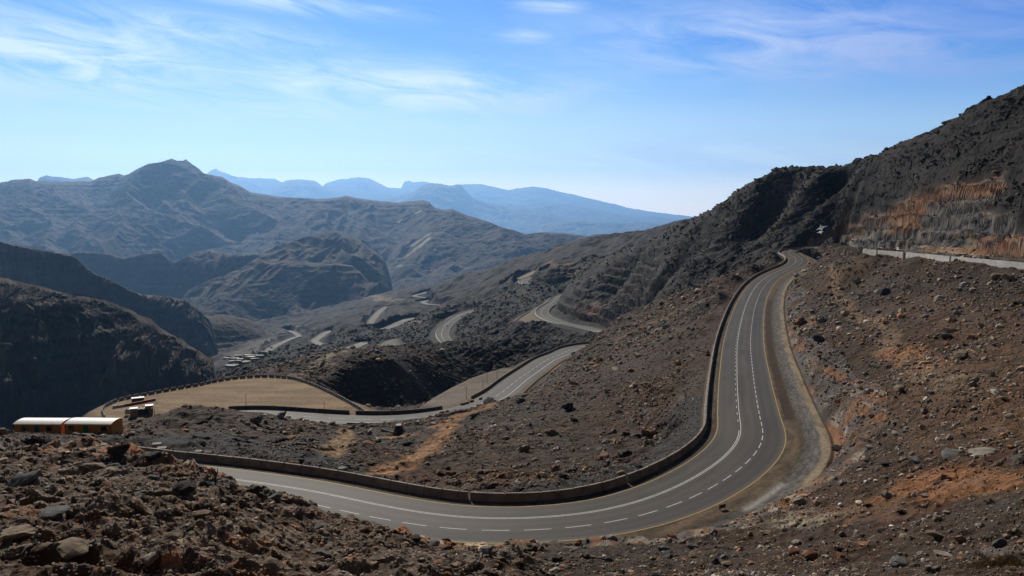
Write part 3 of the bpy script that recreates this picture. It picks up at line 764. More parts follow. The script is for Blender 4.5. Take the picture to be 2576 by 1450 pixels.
def asphalt_mat():
    m, nt, b = new_mat('asphalt')
    g = nt.nodes.new('ShaderNodeNewGeometry')
    n1 = nt.nodes.new('ShaderNodeTexNoise'); n1.inputs['Scale'].default_value = .12; n1.inputs['Detail'].default_value = 5
    n2 = nt.nodes.new('ShaderNodeTexNoise'); n2.inputs['Scale'].default_value = 6; n2.inputs['Detail'].default_value = 3
    nt.links.new(g.outputs['Position'], n1.inputs['Vector']); nt.links.new(g.outputs['Position'], n2.inputs['Vector'])
    r = nt.nodes.new('ShaderNodeValToRGB')
    r.color_ramp.elements[0].position = .35; r.color_ramp.elements[0].color = (.040, .037, .033, 1)
    r.color_ramp.elements[1].position = .68; r.color_ramp.elements[1].color = (.066, .058, .048, 1)
    nt.links.new(n1.outputs['Fac'], r.inputs['Fac'])
    mx = nt.nodes.new('ShaderNodeMixRGB'); mx.blend_type = 'OVERLAY'; mx.inputs['Fac'].default_value = .25
    nt.links.new(r.outputs['Color'], mx.inputs['Color1']); nt.links.new(n2.outputs['Fac'], mx.inputs['Color2'])
    nt.links.new(mx.outputs['Color'], b.inputs['Base Color'])
    b.inputs['Roughness'].default_value = .75; b.inputs['Specular IOR Level'].default_value = .25
    return m
def soil_mat(name, c0, c1, scale=.6, stretch=None):
    m, nt, b = new_mat(name)
    g = nt.nodes.new('ShaderNodeNewGeometry')
    n1 = nt.nodes.new('ShaderNodeTexNoise'); n1.inputs['Scale'].default_value = scale; n1.inputs['Detail'].default_value = 8; n1.inputs['Roughness'].default_value = .7
    nt.links.new(g.outputs['Position'], n1.inputs['Vector'])
    r = nt.nodes.new('ShaderNodeValToRGB')
    r.color_ramp.elements[0].position = .33; r.color_ramp.elements[0].color = (*c0, 1)
    r.color_ramp.elements[1].position = .67; r.color_ramp.elements[1].color = (*c1, 1)
    nt.links.new(n1.outputs['Fac'], r.inputs['Fac']); nt.links.new(r.outputs['Color'], b.inputs['Base Color'])
    b.inputs['Roughness'].default_value = .95; b.inputs['Specular IOR Level'].default_value = .1
    return m
def pitching_mat():
    """stone pitching of the ditch"""
    m, nt, b = new_mat('stone_pitching')
    g = nt.nodes.new('ShaderNodeNewGeometry')
    v = nt.nodes.new('ShaderNodeTexVoronoi'); v.inputs['Scale'].default_value = 2.2
    n1 = nt.nodes.new('ShaderNodeTexNoise'); n1.inputs['Scale'].default_value = .35; n1.inputs['Detail'].default_value = 6
    nt.links.new(g.outputs['Position'], v.inputs['Vector']); nt.links.new(g.outputs['Position'], n1.inputs['Vector'])
    r = nt.nodes.new('ShaderNodeValToRGB')
    r.color_ramp.elements[0].position = .3; r.color_ramp.elements[0].color = (.11, .10, .088, 1)
    r.color_ramp.elements[1].position = .7; r.color_ramp.elements[1].color = (.25, .222, .185, 1)
    nt.links.new(n1.outputs['Fac'], r.inputs['Fac'])
    mx = nt.nodes.new('ShaderNodeMixRGB'); mx.blend_type = 'MULTIPLY'; mx.inputs['Fac'].default_value = .7
    bw = nt.nodes.new('ShaderNodeRGBToBW'); nt.links.new(v.outputs['Color'], bw.inputs[0])
    nt.links.new(r.outputs['Color'], mx.inputs['Color1']); nt.links.new(bw.outputs[0], mx.inputs['Color2'])
    nt.links.new(mx.outputs['Color'], b.inputs['Base Color'])
    bp = nt.nodes.new('ShaderNodeBump'); bp.inputs['Strength'].default_value = .6; bp.inputs['Distance'].default_value = .12
    nt.links.new(v.outputs['Distance'], bp.inputs['Height']); nt.links.new(bp.outputs['Normal'], b.inputs['Normal'])
    b.inputs['Roughness'].default_value = .9
    return m
M_asphalt = asphalt_mat()
M_white = flat_mat('white_road_paint', (.62, .60, .56), .7, .25, 1.5)
M_yellow = flat_mat('yellow_road_paint', (.40, .275, .085), .7, .25, 1.5)
M_dust = soil_mat('dusty_shoulder', (.075, .050, .031), (.15, .105, .066), .5)
M_dust2 = soil_mat('dark_soil_patch', (.050, .030, .017), (.075, .045, .026), .7)
M_tan = soil_mat('tan_hardpan', (.10, .075, .048), (.21, .16, .105), .5)
M_pitch = pitching_mat()
M_conc = flat_mat('weathered_concrete', (.27, .235, .195), .85, .4, .55)
M_concw = flat_mat('whitewashed_concrete', (.62, .58, .52), .85, .22, .5)
M_darkconc = flat_mat('dark_stained_concrete', (.14, .115, .10), .9, .3, .8)
M_farroad = soil_mat('sun_bleached_asphalt', (.20, .195, .18), (.28, .27, .25), .05)
M_midroad = soil_mat('worn_grey_asphalt', (.12, .115, .105), (.16, .15, .135), .05)
M_farsh = soil_mat('far_road_verge', (.17, .14, .105), (.25, .21, .155), .05)

def marking(name, label, sp, mat):
    o = sp.build(name, mat); return tag(o, label, 'road marking', kind='structure')

M_tar = ground_mat('worn_asphalt', 3.0, .22, .22, .72)
def lay_road(rd, name, label, a0, a1, lanes, mat=None):
    """carriageway with wheel tracks, patches and dust along its edges"""
    d1 = rd.S[-1]; n = int(d1/1.5)+1; ds = np.linspace(0, d1, n); off = np.linspace(a0, a1, 49)
    P = np.stack([rd.at(ds, o_, 0) for o_ in off], 1)
    o2 = np.broadcast_to(off[None, :], P.shape[:2]); d2 = np.broadcast_to(ds[:, None], P.shape[:2])
    wear = np.zeros(P.shape[:2])
    for c_ in lanes:
        for w_ in (-.85, .85): wear += np.exp(-((o2-c_-w_)/.33)**2)
    n1 = fbm(d2/26, o2/2.2, 4, 400); n2 = fbm(d2/7, o2/5, 3, 410); n3 = fbm(d2/90, o2/9, 3, 420)
    c = colr(ASPH)*np.clip(1+.24*n1+.15*n2+.34*n3-.27*wear, .4, 2)[..., None]
    for c_, f_, br in zip(lanes, (1.0, 1.14, .90), (0, .06, 0)):
        m_ = np.exp(-((o2-c_)/1.5)**4); c = c*(1+(f_-1)*m_)[..., None]*(1+br*m_[..., None]*np.array((1, .1, -1)))
    c = c*(1+.17*fbm(d2/130, o2/.45, 3, 425))[..., None]
    gp = np.random.default_rng(31)
    for _ in range(int(d1/16)):                    # repaired patches and old seams
        c0, ln, wd, f_ = gp.uniform(0, d1), gp.uniform(3, 22), gp.uniform(.5, 1.7), gp.choice([.72, .8, .86, 1.16]); oc = gp.choice(lanes)+gp.uniform(-1, 1)
        m_ = (np.abs(d2-c0) < ln/2) & (np.abs(o2-oc) < wd); c = np.where(m_[..., None], c*f_, c)
    for oj in (lanes[0]-1.85, lanes[1]-1.8): c = c*(1-.25*np.exp(-((o2-oj-.35)/.09)**2))[..., None]
    dust = sstep(1.7, .2, np.minimum(o2-a0, a1-o2)+.5*n2)*.6+.30*sstep(.1, .6, n3+.4*n1)
    c = mixc(c, colr((.13, .098, .066)), np.clip(dust, 0, .8))
    tar = np.abs(pn(d2/60, o2/1.1, 431)) < .012                      # sealed cracks
    c = np.where((tar & (pn(d2/40, o2/6, 433) > .15))[..., None], c*.55, c)
    me = grid_mesh(name, P[..., 0], P[..., 1], P[..., 2], c.astype(np.float32), False)
    if me.polygons[0].normal.z < 0: me.flip_normals()
    tag(link(name, me, M_tar), label, 'road', kind='structure')

E_main = main.S[-1]
lay_road(main, 'road', 'three lane asphalt road bending round the slope below the viewpoint', -8.0, 5.6, (2.0, -1.9, -5.6))
y = Soup(); y.add(ribbon(main, 0, E_main, 3.82, 4.0, .02)); y.add(ribbon(main, 0, E_main, -7.65, -7.47, .02))
marking('edge_line', 'yellow edge lines on both sides of the three lane road', y, M_yellow)
w_ = Soup()
dj = main.near(1862, 1085)               # double line up to the bend, then solid with broken line
w_.add(ribbon(main, 0, E_main, -.16, -.03, .02)); w_.add(ribbon(main, 0, dj, .13, .26, .02))
d = dj+6
while d < main.near(1925, 700)+20:
    w_.add(ribbon(main, d, d+1.6, .22, .36, .02, 1, .8)); d += 5.5
d = 2.0
while d < E_main-6:
    w_.add(ribbon(main, d, d+3.0, -3.87, -3.72, .02, 1, 1)); d += 4.55
marking('lane_line', 'white double centre line and lane dashes on the three lane road', w_, M_white)
M_verge = ground_mat('verge_soil', 1.6, .4, .1, .95)
def verge(rd, name, label, cat, d0, d1, prof, paintf, step=1.2, fine=7):
    ds = np.linspace(d0, d1, int((d1-d0)/step)+1); S_, Z_ = zip(*prof)
    off = np.concatenate([np.linspace(a_, b_, fine, endpoint=False) for a_, b_ in zip(S_[:-1], S_[1:])]+[[S_[-1]]]); dz = np.interp(-off if S_[0] > S_[-1] else off, -np.array(S_) if S_[0] > S_[-1] else S_, Z_)
    P = np.stack([rd.at(ds, o_, z_) for o_, z_ in zip(off, dz)], 1)
    o2 = np.broadcast_to(off[None, :], P.shape[:2]); d2 = np.broadcast_to(ds[:, None], P.shape[:2])
    lump = .05*fbm(d2/2.5, o2/1.2, 3, 440); P[..., 2] += np.where((o2 > min(S_)+.3) & (o2 < max(S_)-.3), lump, 0)
    me = grid_mesh(name, P[..., 0], P[..., 1], P[..., 2], np.clip(paintf(o2, d2), .01, .8).astype(np.float32), False)
    if me.polygons[0].normal.z < 0: me.flip_normals()
    tag(link(name, me, M_verge), label, cat, kind='structure')
DU0, DU1, DK, GR0, GR1, TN = colr((.075, .052, .034)), colr((.16, .115, .074)), colr((.040, .024, .014)), colr((.085, .078, .070)), colr((.19, .172, .148)), colr((.25, .195, .128))
def outer_paint(o, d):
    n = fbm(d/7, o/.8, 4, 450); c = mixc(DU0*np.ones((*o.shape, 3)), DU1, sstep(-.35, .4, n+.5*fbm(d/25, o/3, 2, 451)))
    c = mixc(c, colr((.055, .05, .045)), sstep(4.7, 4.1, o+.25*n))
    k = sstep(-.05, .25, fbm(d/16, o*0, 2, 455))*np.exp(-((o-4.95+.1*n)/.42)**2)
    return mixc(c, DK, .8*k)
verge(main, 'road_shoulder', 'dusty brown outer shoulder between road edge line and barrier', 'road shoulder', 0, E_main, [(4.15, .008), (4.6, .012), (6.9, .014)], outer_paint)
dE = main.near(2035, 627); dk0, dk1 = main.near(1860, 1045), main.near(1885, 745)
def inner_paint(o, d):
    n = fbm(d/5, o/1.4, 4, 460); n2 = fbm(d/18, o/3, 3, 461)
    c = mixc(DU0*np.ones((*o.shape, 3)), DU1, sstep(-.35, .4, n+.4*n2))
    dk = sstep(-7.9, -8.5, o+.25*n)*sstep(-10.5, -9.8, o+.35*n)*sstep(dk0-3, dk0+2, d)*(1-sstep(dk1-18, dk1, d))
    c = mixc(c, DK, np.clip(dk*(.85+.3*n2), 0, 1))
    cell, rid, r2, _, _ = cells(d/.62, o/.55, 462)
    st = mixc(GR0*np.ones((*o.shape, 3)), GR1, np.clip(.25+.55*rid+.5*n2, 0, 1)); st = st*np.where(cell > .42, .7, 1.05)[..., None]
    c = mixc(c, st, sstep(-10.15, -10.75, o+.5*n))
    c = mixc(c, mixc(TN*np.ones((*o.shape, 3)), DU1*.9, sstep(-.2, .45, n+.4*n2)), sstep(-12.9, -13.6, o+.9*n))
    wh = (pn(d/40, o*0, 466) > .62)*np.exp(-((o+10.9)/.5)**2)
    return mixc(c, colr((.42, .39, .34)), .8*wh)
verge(main, 'roadside_ditch', 'dirt shoulder, stone pitched ditch and tan bank along the inner edge of the road', 'ditch', 0, dE, [(-7.7, .008), (-8.2, .012), (-10.2, .012), (-11.0, -.14), (-12.0, -.2), (-13.2, -.1), (-14.6, .12), (-15.6, -.6)], inner_paint)
verge(main, 'upper_road_shoulder', 'dirt shoulder of the upper road beyond the S bend', 'road shoulder', dE, E_main, [(-7.7, .008), (-8.2, .012), (-10.2, -.3)], lambda o, d: mixc(DU0*np.ones((*o.shape, 3)), DU1, sstep(-.35, .4, fbm(d/5, o/1.4, 4, 470))))

E2 = second.S[-1]
lay_road(second, 'lower_road', 'grey asphalt road curving past the sandy platform', -7.6, 6.6, (-5.6, -1.9, 2.0))
sh = Soup(); sh.add(ribbon(second, 0, E2, 5.6, 8.3, .012)); sh.add(ribbon(second, 0, E2, -8.3, -6.2, .012))
tag(sh.build('lower_road_shoulder', M_tan), 'dusty shoulders of the road past the platform', 'road shoulder', kind='structure')
w_ = Soup(); w_.add(ribbon(second, 0, E2, -3.95, -3.7, .02)); d = 2
while d < E2-6:
    w_.add(ribbon(second, d, d+5, -.1, .1, .02, 1, 1)); d += 8
marking('lower_lane_line', 'white lane lines on the road past the platform', w_, M_white)

names = ['lower_bend_road', 'upper_hairpin_road', 'spur_road', 'straight_valley_road', 'gravel_road', 'hillside_road', 'hairpin_road', 'switchback_road', 'valley_road', 'short_road']
labs = ['grey road bending round the terraced cutting beside a sandy lot', 'pale road rounding the hairpin under the small cutting', 'grey road running down beside the small triangular lot', 'straight pale road seen down in the valley', 'pale gravel road curving on the lower spur', 'thin pale road on the far hillside', 'thin pale road rounding a far hairpin', 'pale road switching back above the valley', 'pale road running along the valley floor by the village', 'short stretch of road on the slope beyond the platform']
for rd, nm, lb in zip(FAR, names, labs):
    sp = Soup(); sp.add(ribbon(rd, 0, rd.S[-1], -7.2, 7.2, .05, 4)); tag(sp.build(nm, M_midroad if rd in (third, fourth, fifth) else M_farroad), lb, 'road', kind='structure')
    sp = Soup(); sp.add(ribbon(rd, 0, rd.S[-1], 7.2, 9.2, .03, 1)); sp.add(ribbon(rd, 0, rd.S[-1], -9.2, -7.2, .03, 1))
    tag(sp.build(nm+'_shoulder', M_farsh), 'sandy shoulders of the '+lb.split(' ', 1)[1][:40].rsplit(' ', 1)[0], 'road shoulder', kind='structure')
    if rd in (third, fourth, fifth):
        sp = Soup(); sp.add(ribbon(rd, 0, rd.S[-1], .9, 1.2, .09)); 
        marking(nm+'_line', 'white centre line of the '+lb.split(' ', 1)[1][:40].rsplit(' ', 1)[0], sp, M_white)

# ================================================================ FAR MOUNTAINS
def interp_line(pts, px):
    P = np.array(pts, float); return np.interp(px, P[:, 0], P[:, 1]), np.interp(px, P[:, 0], P[:, 2])

def mountain(name, label, crest, zbase, depth, col_a, col_b, seed, dpx=2.2, rows=150, back=.25, gully=.16, cliff=None, terr=38, spur=900, mat=None, rough=1.0, steep=1.0, far=1.0, ledge=.6, flatp=.3, fine=1.0, slabs=()):
    """a massif: surveyed crest line, flanks eroded into spurs and gullies, bedding ledges"""
    px = np.arange(crest[0][0], crest[-1][0]+dpx, dpx)
    py, r = interp_line(crest, px); r = r*far; zbase = zbase*far; spur = spur*far**.5; terr = terr*far**.5
    az, t = ray(px, py)
    jag = (fbm(px/34, px*0+seed, 4, seed)*1.6+fbm(px/8, px*0+seed, 3, seed+50)*.7)*rough
    zc = r*t+jag*r/FPX
    edge = np.minimum(px-px[0], px[-1]-px)
    zc = zbase+(zc-zbase)*sstep(-4, 60, edge)
    s = np.r_[np.linspace(-back, 0, int(rows*.18), endpoint=False), np.linspace(0, 1, rows)**1.15]
    Sg = s[:, None]*np.ones_like(px)[None, :]
    AZg = az[None, :]*np.ones_like(Sg)
    Rg = r[None, :]*(1-depth*Sg)
    # below the crest the flank forgets the small notches of the skyline
    def blur(v, k):
        for _ in range(3): v = np.convolve(np.pad(v, k, 'edge'), np.ones(2*k+1)/(2*k+1), 'valid')
        return v
    n1, n2 = max(1, int(14/dpx)), max(1, int(60/dpx))
    zb1, zb2 = blur(zc, n1), blur(zc, n2); rb2 = blur(r, n2)
    f_ = np.clip(Sg, 0, 1); k1, k2 = sstep(.01, .12, f_), sstep(.08, .45, f_)
    ZC = lerp(lerp(zc[None, :], zb1[None, :], k1), zb2[None, :], k2)
    Rg = lerp(r[None, :], rb2[None, :], k2)*(1-depth*Sg)
    x = Rg*np.sin(AZg); yv = Rg*np.cos(AZg)
    # spurs: the fall line wanders, ridged noise cuts gullies
    wx = x+spur*.35*pn(x/spur, yv/spur, seed+1); wy = yv+spur*.35*pn(x/spur+5, yv/spur, seed+2)
    f = np.clip(Sg, 0, 1)
    zq = ZC-(ZC-zbase)*f**.8
    aw = np.arctan2(wx, wy)*r.mean()          # ravines follow the fall line and fork on the way up
    e = .62*(1-2*np.abs(pn(aw/spur, wy/spur*.28, seed+3)))+.30*(1-2*np.abs(pn((aw+.25*zq)/(spur*.42), wy/spur*.75, seed+4)))+.13*(1-2*np.abs(pn((aw-.5*zq)/(spur*.18), (wy+.4*zq)/spur*2.2, seed+5)))
    if cliff:
        a, b, drop = cliff            # between a and b of the way down the slope drops by `drop` of its height
        cw = e*.10
        prof = f*(1-drop)+drop*sstep(a, b, f+cw)
        prof = np.where(f < 1e-6, 0, prof)
    else: prof = 1-(1-f)**steep
    H = ZC-zbase
    env = sstep(0, .22, f)*(1-.6*sstep(.75, 1, f))
    z = ZC-H*prof*np.where(Sg < 0, 0, 1)-np.where(Sg < 0, np.abs(Sg)*H*1.3, 0)
    z += (e-.15)*H*gully*env
    z += fbm((x+1.1*zq)/(spur*.22), (yv+.9*zq)/(spur*.22), 4, seed+9, .55, True)*spur*.22*.07*fine*sstep(0, .1, f)
    z += fbm((x-1.2*zq)/(spur*.07), (yv+1.1*zq)/(spur*.07), 3, seed+10, .6, True)*spur*.07*.11*fine*sstep(0, .06, f)
    if fine > 1.4:          # craggy: broken blocks of several sizes
        for lam_, sd_ in ((spur*.16, 31), (spur*.07, 32), (spur*.035, 33)):
            _, i1_, _, ox_, _ = cells((aw+.5*zq)/lam_, (wy-.8*zq)/lam_*.8, seed+sd_); z += ((i1_-.5)*.26+.22*ox_)*lam_*sstep(0, .05, f)
    # ledges of the horizontal beds
    tz = z/terr+.35*pn(x/1500, yv/1500, seed+12); fr = tz-np.floor(tz)
    led = (np.floor(tz)+sstep(flatp, .96, fr)-.35*pn(x/1500, yv/1500, seed+12))*terr
    hard = sstep(-.2, .5, pn(tz*.31, x/4000, seed+13))
    patch = sstep(-.25, .45, fbm(x/(spur*1.1), yv/(spur*1.1), 3, seed+14))
    if ledge > .8: hard = np.maximum(hard, .55); patch = np.maximum(patch, .35)
    z = lerp(z, led, sstep(0, .06, f)*ledge*hard*patch)
    lim = Rg*(zc/r)[None, :]; z = np.where((z > lim) & (Sg > 0), lim-(z-lim)*.6-.004*Rg*f, z)
    # colour
    st = (pn(z/(terr*.42), x/2500, seed+20)*.5+pn(z/(terr*1.4), x/3000, seed+21)*.5)*patch
    led_top = np.clip(1-np.abs(fr-.3)/.3, 0, 1)*hard*patch
    c = mixc(colr(col_a)*np.ones((*z.shape, 3), np.float32), colr(col_b), sstep(-.4, .5, st+.5*fbm(x/300, yv/300, 3, seed+22)))
    for (ax, ay, bx, by, wpx) in slabs:       # bare pale bedding slabs
        (a0, t0), (a1, t1) = ray(ax, ay), ray(bx, by); ee = np.array([a1-a0, t1-t0]); tz_ = z/Rg
        q = np.clip(((AZg-a0)*ee[0]+(tz_-t0)*ee[1])/(ee@ee), 0, 1); dd = np.hypot(AZg-a0-q*ee[0], tz_-t0-q*ee[1])*FPX
        c = mixc(c, colr((.46, .38, .28)), (1-sstep(.35, 1, dd/wpx+.5*fbm(x/120, yv/120, 3, seed+40)))*.85)
    o = link(name, grid_mesh(name, x.astype(np.float32), yv.astype(np.float32), z.astype(np.float32), c, True), mat or M_far)
    return tag(o, label, 'mountain', kind='structure')

M_far = ground_mat('far_rock', .02, .3)
BR, BR2 = (.042, .028, .019), (.105, .072, .048)
# main massif, skyline
mountain('mountain', 'twin peaked brown massif on the skyline across the valley',
  [(-500, 500, 7600), (-200, 480, 7500), (0, 460, 7300), (30, 453, 7250), (75, 450, 7200), (90, 456, 7200), (160, 458, 7200), (230, 456, 7150), (250, 447, 7100), (300, 437, 7050), (312, 442, 7050), (325, 438, 7000), (350, 422, 6950), (375, 412, 6900), (405, 408, 6850), (432, 399, 6800), (447, 405, 6800), (460, 405, 6800), (468, 401, 6780), (480, 411, 6750), (500, 425, 6700), (512, 436, 6650), (535, 441, 6600), (560, 446, 6550), (580, 459, 6500), (600, 466, 6450), (630, 484, 6400), (700, 495, 6300), (800, 501, 6150), (850, 497, 6050), (872, 493, 6000), (900, 499, 5900), (960, 507, 5700), (1000, 510, 5600), (1040, 506, 5400), (1068, 504, 5200), (1078, 508, 5150), (1095, 524, 5100), (1120, 529, 5000), (1135, 526, 4950), (1160, 536, 4900), (1185, 545, 4850), (1200, 549, 4800), (1230, 559, 4700), (1262, 572, 4600), (1290, 579, 4500), (1322, 590, 4450), (1345, 586, 4400), (1370, 585, 4300), (1420, 587, 4250), (1460, 592, 4200), (1480, 594, 4150), (1500, 589, 4100), (1545, 591, 4000), (1640, 600, 3900), (1800, 620, 3700)],
  -460, .42, BR, BR2, 300, 2.0, 380, gully=.29, spur=1350, ledge=.36, terr=44, steep=1.15, far=1.8, slabs=[(1072, 675, 1108, 640, 6), (1050, 660, 1095, 628, 3), (1010, 655, 1080, 600, 4), (1035, 620, 1085, 585, 3), (960, 680, 1010, 668, 3), (1000, 560, 1060, 530, 2.5)])
mountain('cliff_terrace', 'banded cliff terrace below the twin peaked massif',
  [(-500, 640, 5200), (-100, 655, 5200), (0, 650, 5150), (60, 640, 5150), (150, 640, 5100), (200, 634, 5100), (245, 636, 5050), (290, 641, 5000), (310, 652, 5050), (330, 647, 5000), (370, 638, 4900), (405, 637, 4850), (425, 652, 4900), (440, 662, 4950), (460, 650, 4850), (500, 632, 4750), (530, 628, 4700), (560, 634, 4700), (600, 645, 4700), (640, 640, 4600), (700, 640, 4600), (800, 650, 4500)],
  -620, .30, BR, BR2, 330, 2.0, 220, gully=.30, spur=520, cliff=(.25, .5, .6), terr=36, far=1.3)
mountain('cliff_spur', 'broad spur with sheer lower cliffs jutting into the valley',
  [(400, 790, 3900), (430, 765, 3850), (455, 742, 3850), (500, 716, 3900), (560, 692, 4000), (600, 678, 4100), (640, 652, 4150), (668, 634, 4150), (700, 616, 4200), (730, 610, 4200), (765, 596, 4200), (800, 592, 4200), (835, 583, 4200), (868, 588, 4150), (905, 604, 4050), (925, 620, 3950), (955, 640, 3850), (985, 668, 3750), (1000, 684, 3700), (1012, 712, 3650), (1022, 742, 3600)],
  -540, .46, BR, BR2, 360, 1.6, 320, gully=.34, spur=470, cliff=(.5, .75, .42), terr=30, far=1.5, rough=1.6)
mountain('valley_hill', 'brown knoll at the foot of the cliffs above the village',
  [(380, 870, 2700), (440, 830, 2700), (500, 800, 2750), (560, 792, 2800), (590, 796, 2800), (620, 803, 2800), (650, 818, 2780), (680, 838, 2750), (710, 852, 2750)],
  -430, .16, BR, BR2, 420, 1.8, 120, gully=.14, spur=300, cliff=(.3, .6, .5), terr=18)
mountain('left_ridge', 'brown ledged ridge descending from the left edge',
  [(-500, 560, 2900), (-200, 590, 2700), (0, 607, 2500), (25, 614, 2480), (60, 622, 2450), (100, 628, 2420), (150, 638, 2380), (180, 644, 2350), (195, 652, 2330), (215, 672, 2300), (240, 690, 2280), (265, 698, 2270), (300, 716, 2250), (330, 732, 2220), (360, 742, 2200), (420, 746, 2200), (470, 757, 2180), (495, 775, 2150), (520, 800, 2130), (560, 832, 2100), (585, 852, 2100)],
  -470, .42, (.045, .032, .023), (.15, .112, .08), 450, 1.8, 240, gully=.30, spur=300, cliff=(.2, .5, .6), terr=26, far=1.25, ledge=.6, flatp=.5, fine=1.5)
mountain('dark_mountain', 'dark cliffed mountain flank facing the platform across the gorge',
  [(-600, 640, 1700), (-200, 680, 1500), (0, 697, 1420), (60, 712, 1400), (110, 722, 1380), (160, 738, 1360), (210, 742, 1330), (260, 752, 1300), (300, 768, 1280), (330, 780, 1260), (350, 792, 1250), (380, 803, 1240), (400, 822, 1230), (425, 838, 1210), (450, 848, 1200), (480, 868, 1180), (500, 878, 1160), (515, 893, 1150), (540, 899, 1140), (556, 912, 1130), (566, 930, 1120), (578, 960, 1110), (590, 1000, 1100)],
  -540, .74, (.026, .020, .016), (.13, .10, .077), 480, 1.5, 360, gully=.27, spur=210, terr=19, cliff=(.05, .8, .25), rough=2.2, ledge=.75, flatp=.5, fine=1.6)
# blue ranges on the horizon
BL = (.12, .11, .10)
def rng(name, label, pts, seed, depth=.25):
    pts = [(a, b, 28000+(r-13000)*1.7) for a, b, r in pts]
    mountain(name, label, pts, -2200, depth, BL, (.16, .15, .14), seed, 3.0, 60, gully=.12, spur=7000, terr=300, rough=1.5)
rng('distant_hill', 'blue hill peeping over the ridge at left', [(40, 480, 13000), (84, 452, 13000), (115, 442, 13000), (150, 446, 13000), (185, 450, 13000), (222, 445, 13000), (240, 455, 13000), (300, 480, 13000)], 500)
rng('distant_ridge', 'pale blue range with a small pointed peak', [(460, 480, 26000), (520, 438, 26000), (530, 430, 26000), (542, 424, 26000), (556, 432, 26000), (590, 444, 26000), (640, 449, 26000), (690, 450, 26000), (715, 462, 26000), (800, 490, 26000), (900, 520, 26000), (1000, 560, 26000)], 510)
rng('distant_ridge', 'pale blue dome shaped mountain beyond the massif', [(630, 500, 23000), (690, 470, 23000), (720, 455, 23000), (757, 451, 23000), (795, 456, 23000), (815, 470, 23000), (860, 478, 23000), (950, 484, 23000), (1020, 490, 23000), (1100, 500, 23000), (1250, 540, 23000), (1400, 580, 23000)], 520)
rng('distant_ridge', 'pale blue mountain with a broad top right of the dome', [(760, 480, 27500), (812, 464, 27500), (850, 452, 27500), (880, 449, 27500), (903, 446, 27500), (930, 450, 27500), (950, 460, 27500), (975, 472, 27500), (1060, 478, 27500), (1100, 485, 27500), (1200, 520, 27500)], 530)
rng('distant_ridge', 'faintest small blue summit at the centre of the horizon', [(960, 480, 30000), (1000, 468, 30000), (1018, 457, 30000), (1030, 455, 30000), (1040, 459, 30000), (1060, 457, 30000), (1090, 462, 30000), (1150, 470, 30000), (1250, 490, 30000)], 540)
rng('distant_ridge', 'stronger blue flat topped mountain with a step on its right', [(900, 520, 17500), (980, 500, 17500), (1040, 482, 17500), (1062, 467, 17500), (1085, 461, 17500), (1105, 463, 17500), (1130, 467, 17500), (1150, 464, 17500), (1158, 465, 17500), (1172, 482, 17500), (1188, 497, 17500), (1220, 510, 17500), (1290, 524, 17500), (1360, 527, 17500), (1400, 540, 17500), (1480, 556, 17500), (1560, 566, 17500), (1700, 600, 17500)], 550)
rng('distant_ridge', 'pale blue range sloping down to the right horizon', [(1100, 470, 28500), (1160, 464, 28500), (1210, 464, 28500), (1250, 472, 28500), (1280, 479, 28500), (1300, 474, 28500), (1340, 470, 28500), (1370, 473, 28500), (1410, 483, 28500), (1460, 494, 28500), (1520, 508, 28500), (1580, 523, 28500), (1640, 533, 28500), (1740, 545, 28500), (1900, 552, 28500)], 560)
rng('distant_ridge', 'low blue hills below the sloping range', [(1180, 520, 21000), (1240, 512, 21000), (1310, 515, 21000), (1360, 506, 21000), (1400, 512, 21000), (1460, 518, 21000), (1500, 526, 21000), (1560, 540, 21000), (1640, 545, 21000), (1690, 549, 21000), (1740, 548, 21000), (1860, 560, 21000)], 570)
rng('distant_ridge', 'nearest blue foothills behind the right shoulder', [(1300, 575, 13500), (1400, 560, 13500), (1470, 556, 13500), (1540, 562, 13500), (1600, 560, 13500), (1660, 563, 13500), (1760, 572, 13500), (1900, 590, 13500)], 580)

# the plain under everything, out to the horizon
me = bpy.data.meshes.new('ground')
gx = 61000.0
me.from_pydata([(-gx, 3000, -2205), (gx, 3000, -2205), (gx, 60500, -2205), (-gx, 60500, -2205)], [], [(0, 1, 2, 3)])
tag(link('ground', me, soil_mat('plain_soil', (.15, .12, .09), (.2, .16, .12), .002)), 'brown plain below the distant ranges', 'plain', kind='structure')

# ================================================================ AIR, SUN, SKY, CAMERA
mb = MB(); mb.box(-62000, 62000, -2000, 62000, -2300, 3500)
hz = mb.build('haze', None); tag(hz, 'blue haze filling the valley and the distance', 'haze', kind='stuff')
m = bpy.data.materials.new('haze_air'); m.use_nodes = True; nt = m.node_tree
for nd in list(nt.nodes):
    if nd.type == 'BSDF_PRINCIPLED': nt.nodes.remove(nd)
pv = nt.nodes.new('ShaderNodeVolumePrincipled')
pv.inputs['Color'].default_value = (*HAZE_COL, 1); pv.inputs['Density'].default_value = HAZE_D; pv.inputs['Anisotropy'].default_value = HAZE_G
nt.links.new(pv.outputs['Volume'], [n for n in nt.nodes if n.type == 'OUTPUT_MATERIAL'][0].inputs['Volume'])
hz.data.materials.append(m)
try: m.volume_intersection_method = 'FAST'
except Exception: pass

SUN_AZ, SUN_EL = math.radians(-19), math.radians(32)       # azimuth from the view axis (+Y) towards +X
sd = Vector((math.sin(SUN_AZ)*math.cos(SUN_EL), math.cos(SUN_AZ)*math.cos(SUN_EL), math.sin(SUN_EL)))
sl = bpy.data.lights.new('sun', 'SUN'); sl.energy = 5.0; sl.angle = math.radians(.53); sl.color = (1, .93, .82)
so = bpy.data.objects.new('sun', sl); COL.objects.link(so); so.rotation_euler = sd.to_track_quat('Z', 'Y').to_euler()

